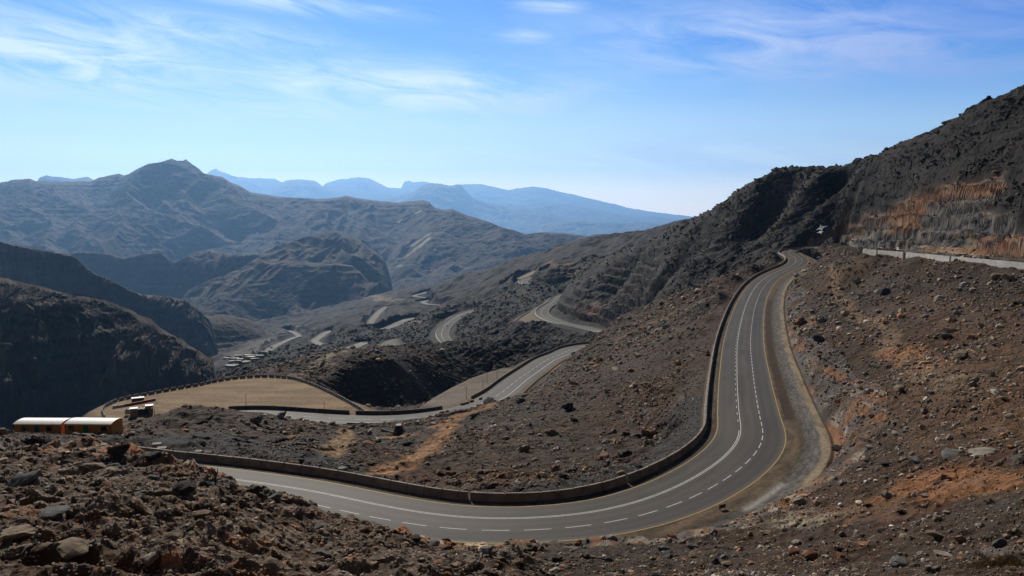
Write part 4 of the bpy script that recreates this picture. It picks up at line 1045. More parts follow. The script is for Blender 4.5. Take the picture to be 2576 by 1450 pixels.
wd = bpy.data.worlds.new('World'); scn.world = wd; wd.use_nodes = True; nt = wd.node_tree; L = nt.links
bg = nt.nodes['Background']
sky = nt.nodes.new('ShaderNodeTexSky'); sky.sky_type = 'NISHITA'; sky.sun_disc = False
sky.sun_elevation = SUN_EL; sky.sun_rotation = SUN_AZ; sky.altitude = 1400; sky.air_density = 1.0; sky.dust_density = .6; sky.ozone_density = 2.0
tc = nt.nodes.new('ShaderNodeTexCoord'); sx = nt.nodes.new('ShaderNodeSeparateXYZ'); L.new(tc.outputs['Generated'], sx.inputs[0])
def mth(op, a, b=None, c=None):
    nd = nt.nodes.new('ShaderNodeMath'); nd.operation = op
    for i, v in enumerate((a, b, c)):
        if v is None: continue
        if isinstance(v, (int, float)): nd.inputs[i].default_value = v
        else: L.new(v, nd.inputs[i])
    return nd.outputs[0]
az_ = mth('ARCTAN2', sx.outputs[0], sx.outputs[1]); el_ = mth('ARCSINE', sx.outputs[2])
# colour of clear air by elevation (radians)
rp = nt.nodes.new('ShaderNodeValToRGB'); cr = rp.color_ramp
L.new(mth('DIVIDE', el_, 1.2), rp.inputs['Fac'])
stops = SKY_STOPS
cr.elements[0].position = stops[0][0]/1.2; cr.elements[0].color = (*stops[0][1], 1)
cr.elements[1].position = stops[-1][0]/1.2; cr.elements[1].color = (*stops[-1][1], 1)
for p, c in stops[1:-1]:
    e = cr.elements.new(p/1.2); e.color = (*c, 1)

# high air: the Nishita sky takes over above the elevations this designed ramp covers
hs = nt.nodes.new('ShaderNodeMixRGB'); L.new(mth('SMOOTH_MIN', mth('MAXIMUM', mth('DIVIDE', mth('SUBTRACT', el_, .26), .25), 0), 1, .1), hs.inputs['Fac'])
tint = nt.nodes.new('ShaderNodeMixRGB'); tint.blend_type = 'MULTIPLY'; tint.inputs['Fac'].default_value = 1; tint.inputs['Color2'].default_value = (*NISH_TINT, 1)
L.new(sky.outputs[0], tint.inputs['Color1'])
# air is paler towards the sun's side, deeper away from it
side = nt.nodes.new('ShaderNodeMixRGB'); side.blend_type = 'MULTIPLY'
sf = mth('MULTIPLY', mth('MINIMUM', mth('MAXIMUM', mth('DIVIDE', mth('SUBTRACT', az_, .12), .55), 0), 1), mth('MINIMUM', mth('MAXIMUM', mth('DIVIDE', el_, .2), 0), 1))
L.new(sf, side.inputs['Fac']); side.inputs['Color2'].default_value = (.30, .62, .93, 1); L.new(rp.outputs['Color'], side.inputs['Color1'])
# thin cirrus: streaky noise gathered where the drifts lie
cv = nt.nodes.new('ShaderNodeCombineXYZ')
L.new(mth('MULTIPLY', az_, 5.5), cv.inputs[0]); L.new(mth('ADD', mth('MULTIPLY', el_, 26), mth('MULTIPLY', az_, 3.2)), cv.inputs[1])
cn = nt.nodes.new('ShaderNodeTexNoise'); cn.inputs['Scale'].default_value = 1.3; cn.inputs['Detail'].default_value = 9; cn.inputs['Roughness'].default_value = .62; cn.inputs['Distortion'].default_value = .9
L.new(cv.outputs[0], cn.inputs['Vector'])
cm = mth('MINIMUM', mth('MAXIMUM', mth('DIVIDE', mth('SUBTRACT', cn.outputs['Fac'], .33), .30), 0), 1)
tot = None
BLOBS = [(110, 140, 420, 85, 1.0), (330, 195, 210, 34, .55), (480, 80, 300, 40, .55), (1020, 225, 460, 55, .95), (1310, 272, 130, 26, .55), (790, 200, 150, 20, .6),
         (1610, 292, 130, 10, .45), (2100, 110, 500, 95, .9), (2380, 165, 100, 14, .4), (1330, 93, 70, 18, .45), (740, 8, 240, 22, .6), (1400, 12, 90, 20, .6), (2000, 215, 300, 30, .35), (560, 270, 700, 80, .5), (1500, 370, 800, 70, .4)]
for (px, py, w, h, amp) in BLOBS:
    a, t = ray(px, py); e = math.atan(float(t)); a = float(a)
    q = mth('ADD', mth('POWER', mth('ABSOLUTE', mth('DIVIDE', mth('SUBTRACT', az_, a), w/FPX)), 2), mth('POWER', mth('ABSOLUTE', mth('DIVIDE', mth('SUBTRACT', mth('SUBTRACT', el_, e), mth('MULTIPLY', mth('SUBTRACT', az_, a), -.05)), h/FPX)), 2))
    b_ = mth('MULTIPLY', mth('EXPONENT', mth('MULTIPLY', q, -1)), amp)
    tot = b_ if tot is None else mth('MAXIMUM', tot, b_)
cf = mth('MINIMUM', mth('MULTIPLY', mth('MULTIPLY', cm, tot), 1.35), .95)
cl = nt.nodes.new('ShaderNodeMixRGB'); L.new(cf, cl.inputs['Fac']); L.new(side.outputs[0], cl.inputs['Color1'])
cc = nt.nodes.new('ShaderNodeMixRGB'); L.new(mth('MINIMUM', mth('MAXIMUM', mth('DIVIDE', mth('SUBTRACT', az_, -.05), .5), 0), 1), cc.inputs['Fac'])
cc.inputs['Color1'].default_value = (8.6, 9.2, 9.9, 1); cc.inputs['Color2'].default_value = (3.9, 5.0, 9.2, 1)
L.new(cc.outputs[0], cl.inputs['Color2'])
L.new(cl.outputs[0], hs.inputs['Color1']); L.new(tint.outputs[0], hs.inputs['Color2'])
# the half of the sky away from the sun is much deeper and darker than the half around it
da = mth('COSINE', mth('SUBTRACT', az_, SUN_AZ))
anti = mth('MULTIPLY_ADD', mth('SMOOTH_MIN', mth('MAXIMUM', mth('DIVIDE', mth('SUBTRACT', da, -.1), .65), 0), 1, .2), .9, .10)
hi = mth('MINIMUM', mth('MAXIMUM', mth('DIVIDE', mth('SUBTRACT', el_, .9), .5), 0), 1)          # no seam at the zenith
fin = nt.nodes.new('ShaderNodeVectorMath'); fin.operation = 'SCALE'
L.new(hs.outputs[0], fin.inputs[0]); L.new(mth('ADD', mth('MULTIPLY', anti, mth('SUBTRACT', 1, hi)), mth('MULTIPLY', hi, .5)), fin.inputs['Scale'])
L.new(fin.outputs[0], bg.inputs['Color']); bg.inputs['Strength'].default_value = .1

cam = bpy.data.cameras.new('camera'); co = bpy.data.objects.new('camera', cam); COL.objects.link(co); scn.camera = co
cam.sensor_width = 36; cam.lens = 36*FPX/IW; cam.clip_end = 120000; cam.clip_start = .5
co.location = (0, 0, 0); co.rotation_euler = (math.pi/2-PITCH, 0, 0)
scn.view_settings.view_transform = 'Standard'; scn.view_settings.look = 'None'; scn.view_settings.exposure = EXPO; scn.view_settings.gamma = 1
scn.render.engine = 'CYCLES'
cy = scn.cycles
cy.max_bounces = 4; cy.diffuse_bounces = 2; cy.glossy_bounces = 2; cy.volume_bounces = 1; cy.transmission_bounces = 2
cy.use_denoising = True; cy.caustics_reflective = False; cy.caustics_refractive = False
try:
    cy.denoiser = 'OPENIMAGEDENOISE'; cy.denoising_input_passes = 'RGB_ALBEDO_NORMAL'; cy.denoising_prefilter = 'NONE'
except Exception: pass

# ================================================================ LOOSE STONE
def ico(sub):
    bm = bmesh.new(); bmesh.ops.create_icosphere(bm, subdivisions=sub, radius=1)
    V = np.array([v.co[:] for v in bm.verts]); F = np.array([[v.index for v in f.verts] for f in bm.faces]); bm.free(); return V, F
def stone_shape(sub, seed, planes=11, flat=.75):
    """an angular stone: the body left when random flat faces are broken off a ball"""
    g = np.random.default_rng(seed); V, F = ico(sub)
    N = g.normal(size=(planes, 3)); N /= np.linalg.norm(N, axis=1)[:, None]
    d = g.uniform(.55, .9, planes)
    c = V@N.T; r = np.min(np.where(c > .05, d/np.maximum(c, .05), 9), axis=1)
    r = np.minimum(r, 1.15)
    if sub > 1: r *= 1+.05*np.sin(V@g.normal(size=3)*7)+.03*np.sin(V@g.normal(size=3)*17)
    V = V*r[:, None]*np.array([g.uniform(.9, 1.3), g.uniform(.75, 1.1), flat*g.uniform(.75, 1.1)])
    return V, F
PROTO = [stone_shape(1, 500+i, 8) for i in range(24)]
def rot_batch(n, g):
    a = g.uniform(0, 6.283, n); t = g.normal(0, .35, (n, 2))
    ca, sa = np.cos(a), np.sin(a)
    Rz = np.zeros((n, 3, 3)); Rz[:, 0, 0] = ca; Rz[:, 0, 1] = -sa; Rz[:, 1, 0] = sa; Rz[:, 1, 1] = ca; Rz[:, 2, 2] = 1
    Rx = np.zeros((n, 3, 3)); Rx[:, 0, 0] = 1; Rx[:, 1, 1] = np.cos(t[:, 0]); Rx[:, 1, 2] = -np.sin(t[:, 0]); Rx[:, 2, 1] = np.sin(t[:, 0]); Rx[:, 2, 2] = np.cos(t[:, 0])
    return Rz@Rx
M_stone = ground_mat('broken_stone', 2.2, .35)
def grid_at(arr, a, l):
    j = np.clip(np.searchsorted(AZ, a), 1, len(AZ)-1); i = np.clip(np.searchsorted(LR, l), 1, len(LR)-1)
    return arr[i, j]
g = np.random.default_rng(77)
NR = 430000
ra = g.uniform(-.66, .66, NR); rl = g.uniform(math.log(30), math.log(1500), NR)
rr = np.exp(rl)
xx, yy = rr*np.sin(ra), rr*np.cos(ra)
zz = grid_at(Z2, ra, rl); fl_ = grid_at(FLAT, ra, rl)
fo = grid_at(fore, ra, rl); bo = grid_at(bowl, ra, rl); s1 = grid_at(S1n, ra, rl)
size = .0013*rr*(1-g.uniform(0, 1, NR))**(-1/2.45)
dens = fbm(xx/26, yy/26, 4, 300); dens2 = fbm(xx/9, yy/9, 3, 310)
p = np.clip(.33+1.7*dens+.7*dens2, .05, 1)
ok_crest = ~((fo > .5) & (rr > 93))
p = np.where(fo > .5, np.clip(.55+.7*dens2, .2, 1), p)
p = np.where(bo > .5, np.clip(.5+.9*dens+.5*dens2, .12, 1), p)
size = np.where(bo > .5, size*.82, size)
grey_fill = (s1 > 5)*(s1 < 14)
size = np.where(grey_fill > 0, np.minimum(size, .0022*rr), size)
farz = sstep(480, 620, rr); size = np.where(farz > .5, np.minimum(size, .004*rr), size)
cutz = grid_at(np.clip(cutA+cutB+cutC, 0, 1), ra, rl)
size = np.where(cutz > .3, np.minimum(size, .003*rr), size)
ok = ((cutz < .3) | (g.uniform(0, 1, NR) < .3)) & ((fl_ < .25) | ((s1 > 7.2) & (s1 < 15))) & (g.uniform(0, 1, NR) < p) & (size < .017*rr) & (g.uniform(0, 1, NR) > .92*grid_at(CLEAR, ra, rl))
big = size > np.where(bo > .5, .011, .0085)*rr
AUTO = np.nonzero(ok & big & (rr < 330) & ok_crest)[0]
ok &= ~big
idx = np.nonzero(ok)[0]
cbase = grid_at(base, ra[idx], rl[idx])
u1, u2 = g.uniform(0, 1, len(idx)), g.uniform(0, 1, len(idx))
grey = np.array([.168, .148, .130]); tan_ = np.array([.285, .205, .135]); org = np.array([.28, .14, .07]); lite = np.array([.40, .35, .29])
ce = np.where((u1 < .52)[:, None], grey, np.where((u1 < .78)[:, None], tan_, np.where((u1 < .90)[:, None], org, lite)))
ce = ce*(.45+.75*u2)[:, None]*STONE_K
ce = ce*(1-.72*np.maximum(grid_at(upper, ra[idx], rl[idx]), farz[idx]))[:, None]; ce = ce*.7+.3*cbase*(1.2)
Vs, Fs, Cs, nb = [], [], [], 0
kind = g.integers(0, len(PROTO), len(idx)); RB = rot_batch(len(idx), g)
for k, (V, F) in enumerate(PROTO):
    m = np.nonzero(kind == k)[0]; ii = idx[m]
    W_ = np.einsum('nij,vj->nvi', RB[m], V)*size[ii][:, None, None]*.62
    W_ += np.stack([xx[ii], yy[ii], zz[ii]+size[ii]*.12], 1)[:, None, :]
    n_, v_ = W_.shape[:2]
    Vs.append(W_.reshape(-1, 3)); Fs.append((F[None]+(np.arange(n_)*v_)[:, None, None]).reshape(-1, 3)+nb); nb += n_*v_
    Cs.append(np.repeat(ce[m], v_, 0))
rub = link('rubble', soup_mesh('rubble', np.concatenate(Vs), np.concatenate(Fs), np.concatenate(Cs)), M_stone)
tag(rub, 'grey and brown broken stones littering the slopes', 'rubble', kind='stuff')

# boulders one can point at
def boulder_mat(name, rgb): return flat_mat(name, rgb, .92, .45, 1.6, spec=.12, bump=.6)
BM = {'grey': boulder_mat('grey_boulder_stone', (.13, .125, .12)), 'dark': boulder_mat('dark_boulder_stone', (.05, .043, .038)), 'pale': boulder_mat('pale_boulder_stone', (.30, .26, .21)),
      'tan': boulder_mat('tan_boulder_stone', (.22, .165, .11)), 'orange': boulder_mat('orange_boulder_stone', (.23, .115, .055)), 'red': boulder_mat('reddish_boulder_stone', (.14, .055, .03))}
BSHAPE = []
for i in range(10):
    V, F = stone_shape(3, 900+i, 12, .8); BSHAPE.append((V, F))
BME = {}
def boulder(px, py, w, color, label=None, group=None, flat=1.0, pos=None, sink=.15):
    p_ = Vector(pos) if pos is not None else hit(px, py)
    r_ = math.hypot(p_.x, p_.y); s = (w/FPX*r_*.5) if pos is None else w*.5
    k = random.randrange(10); key = (k, color)
    if key not in BME: BME[key] = soup_mesh('boulder', *BSHAPE[k]); BME[key].materials.append(BM[color])
    o = link('boulder', BME[key]); o.location = (p_.x, p_.y, p_.z+s*(.55-sink)*flat); o.scale = (s, s*random.uniform(.75, 1), s*flat*.85)
    o.rotation_euler = (random.uniform(-.3, .3), random.uniform(-.3, .3), random.uniform(0, 6.28))
    return tag(o, label, 'boulder', group)
for (px, py, w, c, lb, fl) in [
  (864, 1187, 28, 'pale', 'pale boulder lying alone behind the barrier on dark gravel', 1), (735, 1168, 18, 'orange', 'rusty boulder at the toe of the rubble heap behind the barrier', 1), (760, 1161, 16, 'dark', 'dark boulder beside the rusty one behind the barrier', 1),
  (1133, 1197, 34, 'orange', 'large orange boulder low on the slope inside the bend', .8), (1075, 1210, 30, 'red', 'reddish slab left of the large orange boulder', .6), (1399, 1185, 26, 'tan', 'upright tan boulder on the slope inside the bend', 1.3), (1418, 1201, 28, 'dark', 'dark boulder just below the upright tan one', .8),
  (1505, 1159, 26, 'orange', 'orange boulder above the barrier in the right of the rubble slope', .9), (1443, 1060, 28, 'dark', 'dark boulder in the middle of the rubble slope', .8), (1549, 931, 30, 'pale', 'long pale slab high on the rubble slope', .35), (998, 1201, 14, 'dark', 'small dark boulder near the dirt track by the barrier', 1),
  (1560, 1195, 26, 'tan', 'tan boulder close to the barrier near the tightest part of the bend', .9), (1610, 1178, 20, 'grey', 'grey boulder close to the inside of the barrier bend', .9),
  (2112, 1138, 36, 'dark', 'big dark block at the foot of the rock cut', .9), (2174, 1374, 46, 'orange', 'flat brown slab tilted on the near right slope', .45), (2354, 1352, 50, 'tan', 'tan boulder casting a dark shadow on the near right slope', .6), (1994, 1398, 40, 'red', 'rough rusty boulder at the bottom edge right of centre', .9), (2037, 1402, 44, 'orange', 'orange rock next to the rusty boulder at the bottom edge', .7),
  (2375, 1399, 54, 'pale', 'pale grey slab at the bottom right', .35), (2476, 1143, 70, 'pale', 'long pale slab halfway up the right edge', .25), (2397, 1146, 60, 'grey', 'grey slab left of the long pale slab', .3), (2307, 1163, 44, 'grey', 'flat grey stone in the row of slabs on the right slope', .4), (2266, 1425, 60, 'grey', 'grey boulder on the bottom edge right of the orange rock', .6),
  (1454, 1370, 26, 'orange', 'orange red rock on the edge of the road verge', .9), (1438, 1355, 20, 'tan', 'tan rock on the brink above the yellow line', 1), (1541, 1357, 34, 'pale', 'pale slab leaning above the near road edge', .5), (1478, 1363, 16, 'dark', 'small dark stone by the orange red rock', 1),
  (1045, 1360, 32, 'dark', 'dark rock on the crest above the road left of the paved strip', .7), (1092, 1372, 34, 'grey', 'rounded grey rock on the crest beside the paved strip', .6), (1400, 1415, 30, 'dark', 'pointed dark rock below the verge', 1.3), (1395, 1440, 36, 'pale', 'pale rock at the bottom edge left of the pointed dark rock', .6),
  (182, 1384, 100, 'tan', 'broad pale outcrop slab at the lower left', .35), (45, 1352, 90, 'tan', 'big tilted slab at the left edge', .5), (509, 1300, 44, 'tan', 'tan boulder in the middle of the foreground spur', .7), (382, 1410, 56, 'pale', 'pale rock near the bottom of the foreground spur', .6), (640, 1239, 34, 'dark', 'dark boulder on the crest of the foreground spur beside the road', .9), (433, 1356, 50, 'tan', 'light flat rock on the foreground spur', .4),
  (320, 1102, 20, 'dark', 'rounded dark boulder beside the end wall of the yellow cabin', 1), (130, 1300, 70, 'grey', 'grey rock step on the left of the foreground spur', .5), (60, 1215, 80, 'grey', 'sloping grey slab below the cabins', .4), (240, 1185, 70, 'tan', 'pale layered slab below the right cabin', .4), (300, 1145, 60, 'dark', 'dark craggy rock on the crest below the cabin corner', .8), (385, 1160, 44, 'dark', 'dark crag at the end of the spur by the barrier', .9), (470, 1235, 60, 'dark', 'dark hollow sided rock on the spur above the dead bush', .8),
  (1180, 1420, 40, 'tan', 'tan rock at the bottom edge below the paved strip', .6), (820, 1400, 50, 'grey', 'grey rock near the bottom centre left', .6), (690, 1430, 60, 'tan', 'broad tan rock on the bottom edge left of centre', .5), (1680, 1400, 36, 'grey', 'grey stone on the near slope right of centre', .6), (1800, 1420, 44, 'dark', 'dark stone on the bottom edge right of centre', .8)]:
    boulder(px, py, w, c, lb, None, fl)
order = AUTO[np.argsort(-size[AUTO]/rr[AUTO])][:125]
for i in order:
    zone_ = 'spur' if fo[i] > .5 else ('bowl' if bo[i] > .5 else 'slope')
    lab = {'spur': 'broken brown grey boulder among the crags of the foreground spur', 'bowl': 'grey boulder on the stony slope right of the road', 'slope': 'angular boulder in the rubble slope inside the bend'}[zone_]
    grp = {'spur': 'boulders on the foreground spur', 'bowl': 'boulders on the right slope', 'slope': 'boulders inside the bend'}[zone_]
    boulder(0, 0, size[i]*1.15, random.choice(['grey', 'grey', 'tan', 'tan', 'dark', 'orange'] if zone_ != 'slope' else ['grey', 'grey', 'orange', 'tan', 'dark']), lab, grp, random.uniform(.5, 1), (xx[i], yy[i], zz[i]))

# ================================================================ BARRIERS
def wall_along(P, prof, sc=None):
    """a wall of constant section along a line of base points; prof: (across, up)"""
    P = np.array(P, float); T = np.gradient(P[:, :2], axis=0); T /= np.linalg.norm(T, axis=1)[:, None]
    N = np.stack([-T[:, 1], T[:, 0]], 1); k = len(prof); vs = []
    for i, (p_, n_) in enumerate(zip(P, N)):
        f = 1 if sc is None else sc[i]
        for a, h in prof: vs.append((p_[0]+n_[0]*a*f, p_[1]+n_[1]*a*f, p_[2]+(h*(1-(1-f)*.35) if h > 0 else h)))
    n = len(P); fs = []
    for i in range(n-1):
        for j in range(k): fs.append((i*k+j, (i+1)*k+j, (i+1)*k+(j+1) % k, i*k+(j+1) % k))
    fs.append(tuple(range(k))[::-1]); fs.append(tuple((n-1)*k+j for j in range(k)))
    return MB().add(vs, fs)
JERSEY = [(-.34, -.5), (-.34, .08), (-.2, .34), (-.13, 1.0), (.13, 1.0), (.2, .34), (.34, .08), (.34, -.5)]
def scaled(prof, w, h): return [(a*w, b*h if b > 0 else b) for a, b in prof]
def barrier(rd, d0, d1, off, label, mat, w=1.0, h=1.0, step=1.5, dz=0):
    ds, sc = [d0], [1.0]; L_ = 3.0 if step < 3 else 8.0
    for j in np.arange(d0+L_, d1-.6, L_):           # cast lengths with open joints
        ds += [j-L_/2, j-.10, j-.05, j+.05, j+.10]; sc += [1, 1, .62, .62, 1]
    ds.append(d1); sc.append(1.0); P = rd.at(np.array(ds), off, dz)
    jig = np.repeat(np.random.default_rng(int(d0*7)).normal(0, .018, len(ds)//5+2), 5)[:len(ds)]; P[:, 2] += jig
    o = wall_along(P, scaled(JERSEY, w, h), sc).build('road_barrier', mat)
    return tag(o, label, 'barrier', 'concrete barriers along the roads')
cuts = [0, main.near(1156, 1252), main.near(1650, 1215), main.near(1790, 1040), main.near(1800, 930), main.near(1850, 780), main.near(1965, 655), main.near(2036, 627)]
labs_ = ['long dark faced concrete barrier from the rock spur to the first joint', 'concrete barrier round the outside of the lowest part of the bend', 'curved concrete barrier where the bend turns uphill', 'short concrete barrier length on the straight, white on its outer side', 'concrete barrier length beside the warning sign', 'concrete barrier length on the upper part of the straight', 'bright white concrete barrier on the far S bend']
for a, b, lb in zip(cuts[:-1], cuts[1:], labs_):
    barrier(main, a+.25, b-.25, 6.1, lb, M_conc, 1.15, 1.12)
barrier(main, main.near(2048, 627)+4, main.near(2112, 624), 6.1, 'dark concrete barrier right of the dirt track mouth', M_darkconc, 1, 1.0)
barrier(main, main.near(2052, 627), main.near(2112, 624), -9.0, 'dark low barrier on the near side of the upper road', M_darkconc, 1, 1.1)
barrier(second, second.near(600, 1040), second.near(878, 1055), 6.9, 'dark concrete barrier between the lower road and the sandy platform', M_darkconc, 1, 1.1)
barrier(second, second.near(889, 1055), second.near(1150, 1035), 6.9, 'dark concrete barrier right of the platform entrance', M_darkconc, 1, 1.1)
barrier(second, second.near(1228, 1005), second.S[-1]-8, 6.9, 'concrete barrier beside the gravel lot up to the hidden corner', M_conc, 1, 1.1)
barrier(second, second.near(884, 1055), second.near(1030, 1053), -8.0, 'dark low wall on the near side of the lower road above the culvert', M_darkconc, 1, 1.0)
# whitewashed wall of the upper road
WB = [at_r(a, b, r) for a, b, r in [(2168, 636, 339), (2190, 638.5, 334), (2207, 640, 330), (2240, 642.6, 323), (2276, 645.8, 315), (2330, 651, 303), (2391, 657.5, 290), (2460, 664, 278), (2520, 669.5, 269), (2576, 675, 262), (2640, 681.5, 254), (2720, 690, 245)]]
WL = resample(np.array([p[:] for p in WB]), 1.0); wa = [float(np.arctan2(p[0], p[1])) for p in WL]
for (a, b, lb) in [(2170, 2206, 'shortest white wall piece at the far end of the upper road'), (2208, 2275.5, 'second white wall piece from the far end on the upper road'), (2277.5, 2390, 'third white wall piece between the two widest dark gaps'), (2393, 2718, 'longest white wall piece running out at the right edge')]:
    a_, b_ = float(ray(a, 650)[0]), float(ray(b, 650)[0])
    P = [p for p, q in zip(WL, wa) if a_ <= q <= b_]
    tag(wall_along(P, [(-.28, -.6), (-.2, 1.55), (.2, 1.55), (.28, -.6)]).build('white_wall', M_concw), lb, 'wall', 'white walls of the upper road')
# far barriers
for rd, off, lb in ((third, 8.2, 'thin pale barrier along the lower bend by the terraced cutting'), (fourth, 8.2, 'thin pale barrier round the small upper hairpin'), (fifth, 8.2, 'thin pale barrier on the outer edge of the spur road'), (third, -8.4, 'pale kerb wall under the terraced cutting')):
    barrier(rd, 2, rd.S[-1]-2, off, lb, M_concw if off > 0 else M_conc, 1.3, 1.0, 4)
def lot_wall(pts, label):
    P = resample(np.array([at_r(*p)[:] for p in pts]), 3.0); P[:, 2] = [ground(p[0], p[1])+.05 for p in P]
    tag(wall_along(P, scaled(JERSEY, 1.5, 1.2)).build('road_barrier', M_conc), label, 'barrier', 'concrete barriers along the roads')
lot_wall([(1372, 760, 1085), (1345, 770, 1060), (1310, 780, 1010), (1285, 798, 950), (1345, 808, 900), (1372, 808, 885)], 'pale barrier round the sandy lot beside the lower bend')
lot_wall([(1160, 787, 1320), (1115, 790, 1290), (1088, 795, 1240), (1122, 806, 1200)], 'pale barrier round the small triangular lot')
lot_wall([(1340, 683, 1860), (1305, 694, 1740), (1280, 705, 1630), (1271, 716, 1545)], 'pale barrier along the narrow lot above the hairpin')
# blocks round the sandy platform
M_block = flat_mat('grimy_block_concrete', (.30, .28, .25), .9, .35, 1.2)
blk = MB().prism([(-.36, -.1), (-.36, .12), (-.2, .38), (-.15, 1.0), (.15, 1.0), (.2, .38), (.36, .12), (.36, -.1)], 'x', -1.05, 1.05).mesh('barrier_block', .03)
blk.materials.append(M_block)
rim = resample(np.array([(x_, y_, PLATZ) for x_, y_ in pxpoly([(262, 1050), (257, 1036), (264, 1024), (292, 1010), (332, 1000.5), (372, 993), (430, 982), (500, 970), (550, 959), (600, 952), (650, 948.5), (690, 948.5), (735, 953), (770, 963), (800, 975), (835, 991.5), (870, 1009.5), (905, 1030), (917, 1039)], PLATZ)]), 2.85)
for i, p_ in enumerate(rim):
    a = rim[max(0, i-1)]; b = rim[min(len(rim)-1, i+1)]
    o = link('barrier_block', blk); o.location = (p_[0], p_[1], PLATZ-.06); o.rotation_euler = (0, 0, math.atan2(b[1]-a[1], b[0]-a[0])+random.uniform(-.04, .04))
    tag(o, 'dark concrete barrier block in the row round the rim of the sandy platform', 'barrier block', 'barrier blocks round the sandy platform')
for i, (px, py) in enumerate([(1164, 1021), (1175, 1018), (1187, 1013.5), (1209, 1007)]):
    p_ = hit(px, py); o = link('barrier_block', blk); o.location = p_; o.rotation_euler = (0, 0, math.radians(40+8*i))
    tag(o, 'short concrete block closing the entrance of the gravel lot', 'barrier block', 'blocks at the gravel lot entrance')

# ================================================================ POLES AND SIGNS
M_steel = flat_mat('dull_galvanised_steel', (.16, .15, .14), .5, .2, 4, metal=.6)
M_dsteel = flat_mat('dark_steel', (.035, .033, .032), .6, .2, 4)
def light_pole(p_, rz, h, label):
    t = empty('light_pole', p_, rz, label, 'light pole', 'light poles by the lower road')
    MB().cyl((0, 0, -.4), (0, 0, h), .09, .06, 10).build('pole', M_dsteel, t)
    MB().box(-.6, .6, -.045, .045, h, h+.09).build('crossarm', M_dsteel, t)
    for s in (-1, 1): MB().box(s*.62-.2, s*.62+.2, -.14, .14, h-.1, h+.02).build('lamp_head', M_steel, t, .02)
for (px, py, h, lb) in [(436, 1034, 3.6, 'leftmost light pole behind the rubble crest'), (631, 1041, 4.7, 'light pole in front of the middle of the sandy platform'), (811, 1043, 4.4, 'light pole near the right end of the platform barrier'), (1224, 997, 4.9, 'light pole at the near end of the gravel lot barrier'), (1263, 962, 4.6, 'second light pole along the gravel lot barrier'), (1298, 933, 4.2, 'farther light pole beside the gravel lot'), (1290, 940, 4.2, 'thin light pole just left of the farther one on the gravel lot')]:
    d = second.near(px, py+4); q = second.at(d, 8.2 if px < 1290 else (8.2 if px > 1295 else 11))
    z_ = ground(q[0], q[1])
    light_pole((q[0], q[1], z_), second.heading(d), h, lb)
M_redp = flat_mat('faded_red_plastic', (.36, .06, .035), .55, .25, 3)
M_whp = flat_mat('white_plastic', (.6, .58, .55), .5, .15, 3)
M_back = flat_mat('sign_back_grey', (.045, .045, .047), .6, .2, 5)
M_shade = flat_mat('culvert_shade_black', (.015, .015, .015), .6, .1, 5)  # near-black colour for the shade inside the culvert mouth
M_ysign = flat_mat('yellow_sign_sheet', (.5, .36, .03), .5, .1, 5)
p_ = hit(1781, 911); t = empty('road_sign', p_, math.radians(-6), 'triangular warning sign with plate, seen from behind outside the barrier', 'road sign')
MB().cyl((0, 0, -.3), (0, 0, 2.9), .045, .045, 8).build('post', M_steel, t)
MB().prism([(-.5, 2.25), (.5, 2.25), (0, 3.1)], 'y', -.06, -.04).build('triangle_plate', M_back, t)
MB().box(-.6, .6, -.06, -.04, 1.5, 2.15).build('lower_plate', M_back, t)
p_ = hit(1817, 1289); t = empty('chevron_sign', p_, math.radians(28), 'dark backed chevron board on two short legs at the near road edge', 'road sign')
bd = MB().box(-.55, .55, -.02, .02, .55, 1.05).build('board', M_back, t)
for s in (-1, 0, 1):
    MB().prism([(s*.34-.12, .60), (s*.34-.02, .60), (s*.34+.12, .8), (s*.34-.02, 1.0), (s*.34-.12, 1.0), (s*.34+.02, .8)], 'y', .0205, .024).build('chevron', M_ysign, bd)
for s in (-.42, .42): MB().cyl((s, -.04, -.4), (s, -.04, 1.0), .035, .035, 8).build('leg', M_steel, t)

# ================================================================ VEHICLES
M_glass = flat_mat('dark_window_glass', (.012, .014, .017), .12, .1, 2, spec=.6)
M_tyre = flat_mat('tyre_rubber', (.02, .02, .02), .9, .2, 6)
M_rim = flat_mat('alloy', (.35, .35, .36), .35, .1, 6, metal=.8)
M_lamp = flat_mat('headlight_glass', (.6, .6, .58), .2, .05, 6)
M_tail = flat_mat('tail_light_red', (.3, .02, .02), .3, .05, 6)
PAINT = {'white': flat_mat('white_car_paint', (.62, .62, .62), .3, .06, 1, spec=.5), 'black': flat_mat('black_car_paint', (.02, .02, .022), .25, .1, 1, spec=.5), 'silver': flat_mat('silver_car_paint', (.38, .39, .40), .3, .06, 1, spec=.5), 'grey': flat_mat('dark_grey_car_paint', (.06, .06, .065), .3, .06, 1, spec=.5)}
def loft(secs, name, mat, parent):
    """secs: list of (x, [(y,z)...]) outlines along the length"""
    k = len(secs[0][1]); vs = [(x, y, z) for x, o in secs for y, z in o]; fs = []
    for i in range(len(secs)-1):
        for j in range(k): fs.append((i*k+j, i*k+(j+1) % k, (i+1)*k+(j+1) % k, (i+1)*k+j))
    fs.append(tuple(range(k))[::-1]); fs.append(tuple((len(secs)-1)*k+j for j in range(k)))
    return MB().add(vs, fs).build(name, mat, parent, .03)
